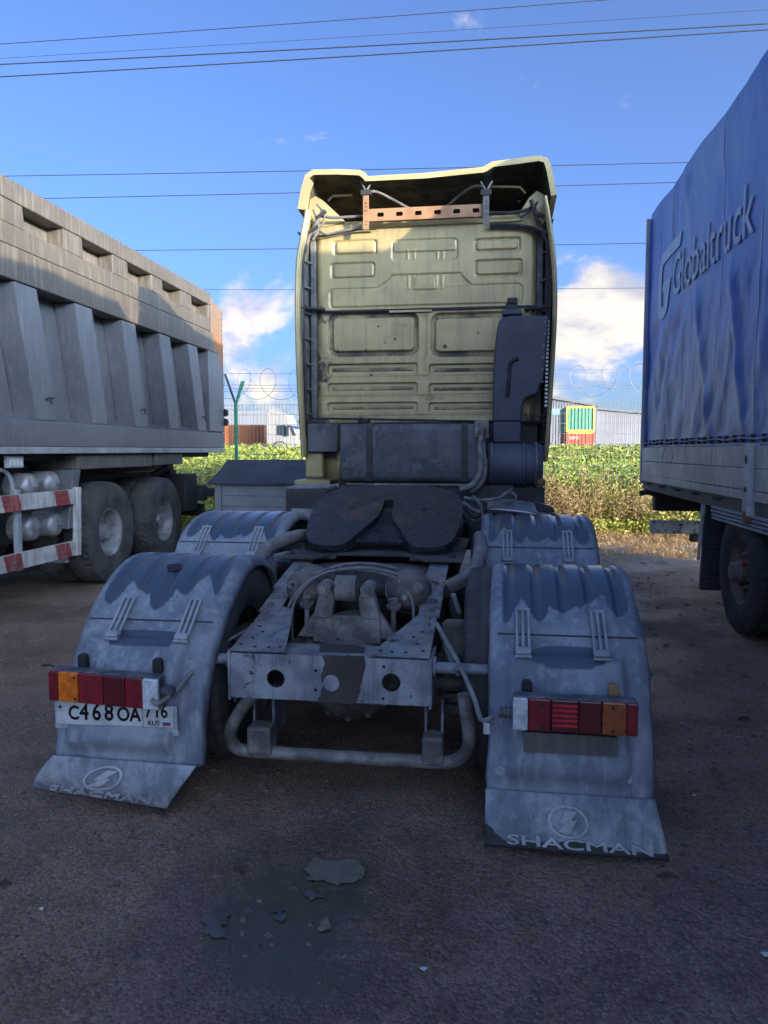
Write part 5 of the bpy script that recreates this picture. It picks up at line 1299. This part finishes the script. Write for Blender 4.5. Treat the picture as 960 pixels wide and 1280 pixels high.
    bx('floor', (RX+.06,Y0,1.05), (RX+2.44,Y1-.03,1.113), 'chassis_black')
    for x in (RX+.72, RX+1.68): bx('chassis_beam', (x,Y0,.78), (x+.12,Y1-.12,1.045), 'chassis_black')
    # running gear
    for y in (6.55, 5.2, 3.85):
        for s, x in ((-1, RX+.22), (1, RX+2.28)): wheel(G, Lc(x, y, .515), s, .515, .37, 'flat', 'tyre', 'rim_rust')
        m = MB(); m.tube([Lc(RX+.3,y,.52),Lc(RX+2.2,y,.52)], .08, 12); m.build('axle', 'chassis_black', G)
    w = MB(); w.lathe([(0,.022),(.05,.02)], Lc(RX+.10,6.43,.60), (-1,0,.1), 10); w.build('valve_cap', 'guard_red', G)
    for k in range(4): bx('guard_strip', (RX+.005+.004*k,2.6,.985-.032*k+0), (RX+.3,7.2,1.0-.032*k+.008), 'clip_plastic', .004)
    m = MB(); m.prism([Lc(RX+.05,7.50,1.0),Lc(RX+.05,7.57,1.0),Lc(RX+.05,7.67,.17),Lc(RX+.05,7.59,.17)], (.36,0,0)); fl = m.build('mudflap', 'fender_dark', G, bevel=.006)
    for k in range(15):
        z = .24+.048*k; y = 7.655-.10*(z-.17)/.83-.062; m = MB(); m.box(Lc(RX+.06,y-.010,z), Lc(RX+.40,y+.01,z+.022)); m.build('flap_rib', 'fender_dark', fl)
    m = MB(); m.prism([Lc(RX+.03,7.51,1.03),Lc(RX+.03,7.59,1.03),Lc(RX+.03,7.69,.45),Lc(RX+.03,7.65,.45)], (.02,0,0)); m.build('flap_stay', 'guard_white', G)
    # rear light bar and underrun
    bx('light_bar', (RX+.12,Y1-.30,.74), (RX+2.38,Y1-.12,1.0), 'chassis_black', .02); bx('underrun_beam', (RX+.08,Y1-.34,.46), (RX+2.42,Y1-.20,.62), 'peeled_white', .01)
    bx('underrun_arm', (RX+.75,Y1-.3,.6), (RX+.82,Y1-.2,1.05), 'chassis_black')
    m = MB(); m.tube(smooth_path([Lc(RX+.30,Y1-.3,.92),Lc(RX+.12,Y1-.32,.95),Lc(RX+.02,Y1-.34,.98),Lc(RX-.08,Y1-.34,.96)], 6), .035, 10); m.build('buffer_arm', 'hose_black', G, smooth=True)
    bx('lamp', (RX+.55,Y1-.345,.36), (RX+.70,Y1-.25,.455), 'chassis_black', .02)
trailer()
# unseen concrete wall, added to stop low sun passing under the trailer
def wall():
    b = thing('added_wall', 'unseen concrete panel wall added behind the blue trailer to block low sun', 'wall', (8, 0, 0))
    for k in range(9):
        m = MB(); m.box((0, -16+2.55*k, 0), (.16, -16+2.55*k+2.5, 2.3)); m.build('panel', 'concrete', b, bevel=.02)
        m = MB(); m.box((-.06, -16+2.55*k-.08, 0), (.22, -16+2.55*k+.03, 2.4)); m.build('post', 'concrete', b, bevel=.01)
wall()
# ------------------------------------------------------------------ shed
def shed():
    o = Vector((-3.0, 10.6, 0)); S = thing('garden_shed', 'small grey boarded shed with dark felt roof behind the mudguard', 'shed', o)
    x0, x1, y0, y1 = -3.62, -2.05, 10.02, 11.6; Lc = lambda x, y, z: (x-o.x, y-o.y, z-o.z)
    ze, zr, yr = 1.05, 1.34, (y0+y1)/2
    m = MB(); m.prism([Lc(x0+.02,y0+.02,0),Lc(x0+.02,y0+.02,ze),Lc(x0+.02,yr,zr-.03),Lc(x0+.02,y1-.02,ze),Lc(x0+.02,y1-.02,0)], (x1-x0-.04,0,0)); m.build('wall', 'shed_wall', S)
    for k in range(7):
        z = .02+.145*k; m = MB(); m.box(Lc(x0+.085,y0,z), Lc(x1-.085,y0+.02,z+.139)); m.build('board', 'shed_wall', S, bevel=.004)
        m = MB(); m.box(Lc(x0,y0+.085,z), Lc(x0+.02,y1-.085,z+.139)); m.build('board', 'shed_wall', S, bevel=.004)
    for x in (x0-.006, x1-.08):
        m = MB(); m.box(Lc(x,y0-.010,0), Lc(x+.085,y0+.03,ze)); m.build('corner_trim', 'shed_wall', S, bevel=.004)
    for (a, za, b, zb) in ((y0-.07, ze-.01, yr-.30, zr-.12), (yr-.305, zr-.118, yr, zr+.0), (y1+.07, ze-.01, yr, zr)):
        m = MB(); m.hexa([Lc(x0-.09,a,za),Lc(x1+.09,a,za),Lc(x1+.09,b,zb),Lc(x0-.09,b,zb),Lc(x0-.09,a,za+.028),Lc(x1+.09,a,za+.028),Lc(x1+.09,b,zb+.028),Lc(x0-.09,b,zb+.028)]); m.build('roof_sheet', 'shed_roof', S, bevel=.004)
shed()
# ------------------------------------------------------------------ fence
FY = 15.0
def fence():
    Fn = thing('mesh_fence', 'green wire mesh fence with forked posts and coiled razor wire on top', 'fence', (0, FY, 0))
    X = [-4.97+3.0*k for k in range(-4, 6)]
    for k, x in enumerate(X):
        m = MB(); m.box((x-.03,-.03,0),(x+.03,.03,2.46)); p = m.build('post', 'post_green', Fn, bevel=.006)
        m = MB(); m.tube([(x,0,2.40),(x+.02,.36,2.9)], .025, 6); m.tube([(x,0,2.40),(x+.17,.03,2.88)], .022, 6); m.build('post_arm', 'post_green', p)
        m = MB(); m.tube([(x,0,2.42),(x-.18,-.10,3.02)], .024, 6); m.build('post_arm', 'chassis_black', p)
        if k+1 == len(X): break
        w = MB(); x1 = X[k+1]
        def wire(a, b, r):
            a = Vector(a); b = Vector(b); w.tube([a, b], r, 4, False)
        n = int((x1-x)/.075)
        for i in range(1, n): wire((x+.075*i, -.03, .05), (x+.075*i, -.03, 2.43), .0032)
        for j in range(13): wire((x, -.035, .06+.195*j), (x1, -.035, .06+.195*j), .0034)
        w.build('mesh_panel', 'wire_grey', Fn)
    for dx, dy, z in ((-.10,-.10,3.02),(-.06,-.05,2.80),(.1,.2,2.70),(.12,.22,2.75)):
        m = MB(); m.tube([(X[0]+.75*i, dy, z-.02*math.sin(math.pi*(i%4)/4)) for i in range(37)], .0045, 5); m.build('barbed_wire', 'razor_wire', Fn)
    m = MB(); pts = []
    r = .30
    for i in range(1500):
        a = i*.21; pts.append((X[0]+i*.0182+.06*math.sin(i*.013)+r*.9*math.cos(a), .02+.12*math.sin(a*.5), 2.80+r*math.sin(a)+.03*math.sin(i*.031)))
    m.tube(pts, .0048, 4, False); m.build('razor_coil', 'razor_wire', Fn)
fence()
# ------------------------------------------------------------------ weeds and grass
def leaf_mats():
    for nm, cols in (('weed', ((.11,.17,.03),(.24,.28,.05),(.38,.36,.09),(.42,.32,.13))), ('dry', ((.26,.17,.075),(.38,.27,.13),(.18,.115,.06),(.32,.25,.12)))):
        m = bpy.data.materials.new(nm); m.use_nodes = True; t = m.node_tree; b = t.nodes['Principled BSDF']; MATS[nm] = m
        a = N(t, 'ShaderNodeAttribute', attribute_name='w'); r = N(t, 'ShaderNodeValToRGB'); L(t, a.outputs['Fac'], r.inputs[0])
        el = r.color_ramp.elements; el[0].color = (*cols[0],1); el[1].color = (*cols[3],1); el[1].position = 1
        for q, c in ((.4, cols[1]), (.75, cols[2])): e = el.new(q); e.color = (*c, 1)
        L(t, r.outputs[0], b.inputs['Base Color']); b.inputs['Roughness'].default_value = .7; b.inputs['Specular IOR Level'].default_value = .25
        tr = N(t, 'ShaderNodeBsdfTranslucent'); L(t, r.outputs[0], tr.inputs[0]); mx = N(t, 'ShaderNodeMixShader'); mx.inputs[0].default_value = .3
        L(t, b.outputs[0], mx.inputs[1]); L(t, tr.outputs[0], mx.inputs[2]); L(t, mx.outputs[0], t.nodes['Material Output'].inputs[0])
leaf_mats()
def scatter(name, mat, label, cat, plants, leaves, hfun, leaf, spread, up=.35, wfun=None):
    P = np.array(plants); n = len(P); k = leaves
    base = np.repeat(P, k, axis=0); H = np.repeat(np.array([hfun(x, y) for x, y in P])*rng.uniform(.7, 1.25, n), k)
    t = rng.uniform(.08, 1, n*k)**.8
    gz = np.repeat(np.array([ground_z(x, y) for x, y in P]), k)
    c = np.stack([base[:,0]+rng.normal(0, spread, n*k)*(.35+t), base[:,1]+rng.normal(0, spread, n*k)*(.35+t), gz+H*t], 1)
    d = rng.normal(0, 1, (n*k, 3)); d[:,2] = d[:,2]*.6+up; d /= np.linalg.norm(d, axis=1)[:,None]
    s = np.cross(d, rng.normal(0, 1, (n*k, 3))); s /= np.linalg.norm(s, axis=1)[:,None]
    Ls = leaf[0]*rng.uniform(.6, 1.5, (n*k,1)); Ws = leaf[1]*rng.uniform(.6, 1.4, (n*k,1))
    v = np.stack([c-d*Ls*.5, c+s*Ws*.5, c+d*Ls*.5, c-s*Ws*.5], 1).reshape(-1, 3)
    me = bpy.data.meshes.new(name); me.vertices.add(len(v)); me.vertices.foreach_set('co', v.ravel())
    nf = n*k; me.loops.add(nf*4); me.loops.foreach_set('vertex_index', np.arange(nf*4)); me.polygons.add(nf)
    me.polygons.foreach_set('loop_start', np.arange(nf)*4); me.polygons.foreach_set('loop_total', np.full(nf, 4)); me.update(); me.validate()
    base_w = np.repeat(np.array([wfun(x, y) if wfun else .4 for x, y in P])+rng.normal(0, .13, n), k)+rng.normal(0, .12, n*k)
    a = me.attributes.new('w', 'FLOAT', 'POINT'); a.data.foreach_set('value', np.repeat(np.clip(base_w, 0, 1), 4).astype(np.float32))
    me.materials.append(MATS[mat]); o = bpy.data.objects.new(name, me); col.objects.link(o)
    o['kind'] = 'stuff'; o['label'] = label; o['category'] = cat
    return o
def weeds():
    # the verge runs along the fence; denser where the gaps between the lorries show it
    def pts(n, x0, x1, y0, y1): return list(zip(rng.uniform(x0, x1, n), rng.uniform(y0, y1, n)))
    vis = lambda p: True
    A = pts(1500, -12, 10, 13.9, 15.2)+pts(900, -7.5, -1.8, 13.6, 15.6)+pts(900, .6, 4.5, 13.7, 15.6)
    hh = lambda x, y: max(.12, .24+.5*sm(y, 13.9, 15)+.38*fbm(x, y, 1.6, 2))
    scatter('weeds', 'weed', 'leafy green and yellow weeds growing along the foot of the fence', 'weeds', A, 46, hh, (.075,.035), .13, .3, lambda x, y: .38+.25*fbm(x, y, .9, 5)+.25*(1-sm(y, 13.7, 14.4)))
    B = pts(5200, -14, 12, 15.2, 24)
    scatter('weeds', 'weed', 'tall green weeds covering the field beyond the fence', 'weeds', B, 42, lambda x, y: .92+.3*fbm(x, y, .9, 3)+.01*(y-15), (.11,.055), .2, .3, lambda x, y: .30+.35*fbm(x, y, .5, 9))
    C = pts(3000, -34, 24, 24, 46)
    scatter('weeds', 'weed', 'far green weeds on the slope below the container yard', 'weeds', C, 26, lambda x, y: .75, (.24,.12), .5, .3, lambda x, y: .33+.3*fbm(x, y, .3, 9))
    Dp = pts(520, .4, 4.4, 13.7, 15.2)+pts(160, -7, -2, 13.8, 15.4)
    scatter('dry_stalks', 'dry', 'dry brown flower stalks standing among the weeds', 'weeds', Dp, 44, lambda x, y: max(.3, .72+.5*fbm(x, y, 1.3, 3)), (.06,.014), .05, .9, lambda x, y: .45+.3*fbm(x, y, 1.2, 1))
    Gs = pts(1300, -7, 5.5, 12.9, 14.2)+pts(260, .6, 4.5, 11.2, 13)
    scatter('grass', 'dry', 'short ragged dry grass along the edge of the yard', 'grass', Gs, 16, lambda x, y: .04+.10*sm(y, 12.4, 14), (.075,.009), .10, 1.2, lambda x, y: .15+.5*fbm(x, y, 1.2, 6))
    # single dead stems
    for i in range(26):
        x, y = (random.uniform(.5, 3.6), random.uniform(13.9, 15.3)) if i < 20 else (random.uniform(-6, -3.4), random.uniform(13.8, 14.8)); h = random.uniform(.7, 1.25)
        m = MB(); z = ground_z(x, y); ln = random.uniform(-.12, .12)
        m.tube([(x,y,z-.02),(x+ln*.4,y,z+h*.5),(x+ln,y,z+h)], [.008,.006,.003], 5)
        for k in range(7):
            t = .35+.09*k; a = random.uniform(0, 6.28); q = Vector((x+ln*t, y, z+h*t)); m.tube([q, q+Vector((.10*math.cos(a), .10*math.sin(a), .09))], [.004,.002], 4)
        for k in range(12):
            t = random.uniform(.55, 1.0); a = random.uniform(0, 6.28); q = Vector((x+ln*t+.07*math.cos(a), y+.07*math.sin(a), z+h*t+.04)); m.obox(q, (.03,.02,.03), Matrix.Rotation(a,3,'Z'))
        o = m.build('dead_stem', 'stem_brown'); tag(o, 'single dry dead weed stem with brown seed heads by the fence', 'plant', 'dead stems by the fence')
weeds()
# ------------------------------------------------------------------ beyond the fence
def far_truck():
    Y = 58.0; zg = 1.0; o = Vector((-16.5, Y, zg)); V = thing('white_lorry', 'white lorry with high cab parked beyond the fence, facing right', 'truck', o)
    X = lambda x: at(x, 560, Y=Y).x-o.x; Z = lambda y: at(330, y, Y=Y).z-zg
    cabp = [(333,568),(333,514),(336,512),(347,514),(358,518),(362,530),(369,540),(372,545),(373,568)]
    m = MB(); m.prism([(X(x), 0, Z(y)) for x, y in cabp], (0,2.45,0)); m.build('cab', 'far_white', V, bevel=.06)
    m = MB(); m.prism([(X(x), -.01, Z(y)) for x, y in ((346,532),(357,531),(358,545),(346,544))], (0,.02,0)); m.build('side_window', 'far_glass', V)
    m = MB(); m.prism([(X(x), -.012, Z(y)) for x, y in ((361,531),(364,532),(370.5,544),(366,545))], (0,2.47,0)); m.build('windscreen', 'far_glass', V)
    m = MB(); m.box((X(359.5),-.25,Z(545)),(X(361.5),.02,Z(532))); m.build('wing_mirror', 'far_glass', V)
    m = MB(); m.box((X(294),.3,Z(566)),(X(334),2.1,Z(557))); m.build('chassis', 'far_white', V)
    m = MB(); m.box((X(300),.05,Z(566)),(X(332),2.4,Z(558.5))); m.build('side_skirt', 'far_white', V, bevel=.03)
    m = MB(); m.box((X(345),-.02,Z(558)),(X(357),.02,Z(545.5))); m.build('door', 'far_white', V, bevel=.02)
    for x in (350, 292):
        c = (X(x), .25, .52); m = MB(); m.lathe([(-.18,.3),(-.17,.5),(.15,.52),(.17,.3)], c, (0,1,0), 20); w = m.build('wheel', 'chassis_black', V, smooth=True)
        m = MB(); m.lathe([(-.19,.28),(-.16,.25),(-.12,.1)], c, (0,1,0), 16, False); m.build('rim', 'far_white', w)
    m = MB()
    for k in range(15):
        a = math.pi*k/14; c = Vector((X(350), -.03, .5)); m.box(c+Vector((.66*math.cos(a)-.06,0,.66*math.sin(a)-.06)), c+Vector((.66*math.cos(a)+.06,.1,.66*math.sin(a)+.06)))
    m.build('wheel_arch', 'chassis_black', V)
    # orange container standing just behind
    o2 = Vector((-19.3, Y+3.2, zg)); K = thing('orange_container', 'orange corrugated open container beyond the fence beside the white lorry', 'container', o2)
    X2 = lambda x: at(x, 545, Y=Y+3.2).x-o2.x; Z2 = lambda y: at(300, y, Y=Y+3.2).z-zg
    m = MB(); m.box((X2(262),0,Z2(558)),(X2(329.5),2.4,Z2(531.5))); bd = m.build('body', 'far_orange', K)
    n = 24
    for k in range(n):
        a = X2(262)+(X2(329)-X2(262))*k/n; w = (X2(329)-X2(262))/n
        m = MB(); m.box((a,-.06,Z2(557)),(a+w*.5,0-.001,Z2(532.5))); m.build('corrugation', 'far_orange', bd)
    m = MB(); m.box((X2(262),.2,0),(X2(329),2.2,Z2(558.2))); m.build('underframe', 'chassis_black', K)
    for x in (268, 279, 290):
        m = MB(); m.lathe([(-.15,.3),(-.14,.5),(.14,.5),(.15,.3)], (X2(x),.2,.5), (0,1,0), 18); m.build('wheel', 'chassis_black', K, smooth=True)
    o3 = Vector((-22.6, Y+9, zg)); Kb = tag(None or (lambda m: (m.box((-22.6-3.5,Y+9,zg),(-22.6+3.4,Y+12,zg+4.05)), m.build('grey_container', 'warehouse', bevel=.05))[1])(MB()), 'plain grey container rising behind the orange one', 'container')
far_truck()
def far_containers():
    Y = 68.0
    for nm, mt, ya, yb, lab in (('green_container', 'far_green', 508, 539.6, 'green container with yellow frame stacked on the red one'), ('red_container', 'far_red', 540.2, 573, 'red container with yellow frame below the green one')):
        a = at(708, ya, Y=Y); c = at(743, yb, Y=Y); o = Vector(((a.x+c.x)/2, Y, c.z)); K = thing(nm, lab, 'container', o, 0)
        W = (c.x-a.x)/2; H = a.z-c.z
        m = MB(); m.box((-W,0,0),(W,6,H)); m.build('body', mt, K)
        for k in range(7):
            u = -W+.16+(2*W-.32)*k/7; m = MB(); m.box((u,-.07,.16),(u+(2*W-.3)/14,-.001,H-.16)); m.build('corrugation', mt, K)
        for k, (p, q) in enumerate((((-W,-.10,0),(-W+.13,.0,H)),((W-.13,-.10,0),(W,0,H)),((-W+.131,-.09,0),(W-.131,0,.16)),((-W+.131,-.09,H-.16),(W-.131,0,H)))):
            m = MB(); m.box(p, q); m.build('frame', 'far_yellow' if not (mt == 'far_red' and k < 2) else 'far_red', K)
        if mt == 'far_red':
            for k in range(3): m = MB(); m.box((-W+.25+.28*k,-.082,H-.62),(-W+.45+.28*k,-.072,H-.36)); m.build('white_marking', 'far_white', K)
    # warehouses
    Y = 80.0; zg = .9
    for nm, xs, lab, st in (('warehouse', [(640,489.5),(745,508.5)], 'grey metal warehouse with low pitched roof behind the containers', 0), ('low_warehouse', [(745.5,511.5),(822,519)], 'lower grey metal shed beside the warehouse', 1)):
        (xa, ya), (xb, yb) = xs; YY = Y+st*1.5; a, b = at(xa, ya, Y=YY), at(xb, yb, Y=YY); o = Vector(((a.x+b.x)/2, YY, zg)); Wd = thing(nm, lab, 'building', o)
        P = [(a.x-o.x,0,0),(b.x-o.x,0,0),(b.x-o.x,0,b.z-zg),(a.x-o.x,0,a.z-zg)]
        m = MB(); m.prism(P, (0,14,0)); wl = m.build('wall', 'warehouse', Wd)
        n = 30
        for k in range(n):
            f = k/n; x = P[0][0]+(P[1][0]-P[0][0])*f; zt = P[3][2]+(P[2][2]-P[3][2])*f-.15; m = MB(); m.box((x,-.08,0),(x+.18,-.001,zt)); m.build('cladding_rib', 'warehouse', wl)
        m = MB(); m.prism([(P[3][0]-.4,-.3,P[3][2]+.0),(P[2][0]+.3,-.3,P[2][2]),(P[2][0]+.3,-.3,P[2][2]+.22),(P[3][0]-.4,-.3,P[3][2]+.22)], (0,14.5,0)); m.build('roof', 'warehouse_dark', Wd)
        if not st:
            p, q = at(688,511,Y=YY), at(707.5,518.5,Y=YY); m = MB(); m.box((p.x-o.x-3,-.14,q.z-zg),(q.x-o.x,-.085,p.z-zg)); m.build('window_band', 'warehouse_glass', Wd)
far_containers()
# ------------------------------------------------------------------ overhead lines
def lines():
    W = [((0,55),(755,0),34,.016),((0,73),(960,12),38,.010),((0,80.5),(960,29.5),30,.022),((0,96),(960,37),30,.022),
         ((15,220),(860,203),40,.019),((60,248),(843,228),40,.019),((170,313),(806,304),44,.019),((230,362),(805,360),48,.014)]
    labs = ['thin overhead cable, topmost of the upper bundle, crossing the sky', 'very thin faint overhead cable, second in the upper bundle', 'thick black overhead cable, third in the upper bundle', 'thick black overhead cable, lowest of the upper bundle',
            'overhead cable passing just above the roof fairing of the tractor unit', 'overhead cable passing behind the roof fairing of the tractor unit', 'overhead cable passing in front of the cloud tops', 'thin lowest overhead cable crossing the clouds behind the cab']
    for (p, q, Y, r), lb in zip(W, labs):
        a, b = at(*p, Y=Y), at(*q, Y=Y+ (0 if p[1] > 100 else 0)); d = b-a; A = a-d*.8; B = b+d*.8; pts = []
        for k in range(41):
            t = k/40; s = -.35*4*t*(1-t)+.35*.8*1.2 if False else -.25*(4*t*(1-t)-.85); pts.append(A.lerp(B, t)+Vector((0,0,s)))
        m = MB(); m.tube(pts, r, 5); tag(m.build('overhead_cable', 'cable_black', smooth='all'), lb, 'cable', 'overhead lines')
lines()
# ------------------------------------------------------------------ grit, stones and litter
def grit():
    b = MB(); r0 = random.Random(3)
    for i in range(5200):
        if i < 3600: x, y = r0.uniform(-2.8, 2.2), r0.uniform(1.5, 4.5)
        else: x, y = r0.uniform(-4, 4), r0.uniform(4, 12.5)
        if abs(x+.35) < .4 and 2.1 < y < 2.75 and r0.random() < .8: continue
        s = r0.choice([.003,.004,.005,.006,.008,.012]) if i % 40 else .02 * (1 if y < 4.5 else 1.8); z = ground_z(x, y)
        pts = [Vector((r0.uniform(.6,1.2)*s*a, r0.uniform(.6,1.2)*s*c, r0.uniform(.3,.8)*s*d)) for a, c, d in ((1,0,0),(0,1,0),(-1,0,0),(0,-1,0),(0,0,1))]
        k = b.n; b.add([p+Vector((x,y,z)) for p in pts], [(0,1,4),(1,2,4),(2,3,4),(3,0,4)])
    o = b.build('grit', 'stone'); o['kind'] = 'stuff'; o['label'] = 'loose grit scattered over the dark yard surface'; o['category'] = 'gravel'
    for i, (x, y, s) in enumerate(((530,1212,.010),(958,1194,.012),(797,768,.022),(740,742,.028),(772,752,.02),(868,700,.02),(800,692,.03),(838,705,.03),(868,995,.008),(812,705,.02),(52,1140,.008),(170,1004,.008),(726,752,.02))):
        p = at(x, y, Z=.0); m = MB(); a = random.uniform(0, 3); z = ground_z(p.x, p.y)
        c = [Vector((p.x+s*math.cos(a+k*1.57+.3*random.random())*random.uniform(.7,1.4), p.y+s*math.sin(a+k*1.57)*random.uniform(.7,1.4), z+.004+random.uniform(0,s*.6))) for k in range(4)]
        m.prism(c, (0,0,.003)); tag(m.build('paper_scrap', 'litter'), 'tiny pale scrap of litter lying on the dark yard', 'litter', 'litter scraps on the ground')
    for i, (x, y, l) in enumerate(((835,1098,.07),(155,780,.12),(60,833,.10),(640,1010,.03),(300,1090,.05),(790,800,.1),(200,1020,.05),(930,900,.06),(5,1110,.05))):
        p = at(x, y, Z=0); m = MB(); a = random.uniform(-.6, .6); z = ground_z(p.x, p.y)+.006
        m.tube([(p.x-l*.5*math.cos(a),p.y-l*.5*math.sin(a),z),(p.x,p.y+l*.08,z+.008),(p.x+l*.5*math.cos(a),p.y+l*.5*math.sin(a),z)], [.006,.009,.004], 6); tag(m.build('twig', 'bark_twig'), 'small dark twig lying on the yard', 'twig', 'twigs on the ground')
def clods():
    b = MB(); r0 = random.Random(11)
    for i in range(420):
        x, y = (r0.gauss(-.4, 1.1), r0.uniform(2.0, 3.4)) if i < 150 else (r0.uniform(.8, 2.6), r0.uniform(3.2, 11)) if i < 330 else (r0.uniform(-4, -2), r0.uniform(3.5, 8))
        s = r0.uniform(.006, .02)*(1 if y < 4 else 1.5); z = ground_z(x, y)
        k = 7; ring = [Vector((x+s*r0.uniform(.6,1.3)*math.cos(6.283*j/k), y+s*r0.uniform(.6,1.3)*math.sin(6.283*j/k), z-.002)) for j in range(k)]
        up = [Vector((x+(p.x-x)*.55, y+(p.y-y)*.55, z+s*r0.uniform(.25,.6))) for p in ring]
        b.add(ring+up, [(j, (j+1)%k, k+(j+1)%k, k+j) for j in range(k)]+[tuple(range(k, 2*k))])
    o = b.build('dirt_clods', 'clod', smooth=True); o['kind'] = 'stuff'; o['label'] = 'small dark clods of dirt strewn over the yard'; o['category'] = 'dirt'
M('clod', (.19, .135, .105), (.12, .086, .07), scale=30, rough=.95, bump=.4)
clods()
grit()
for o_ in bpy.data.objects:
    if '_c' in o_.keys(): del o_['_c']
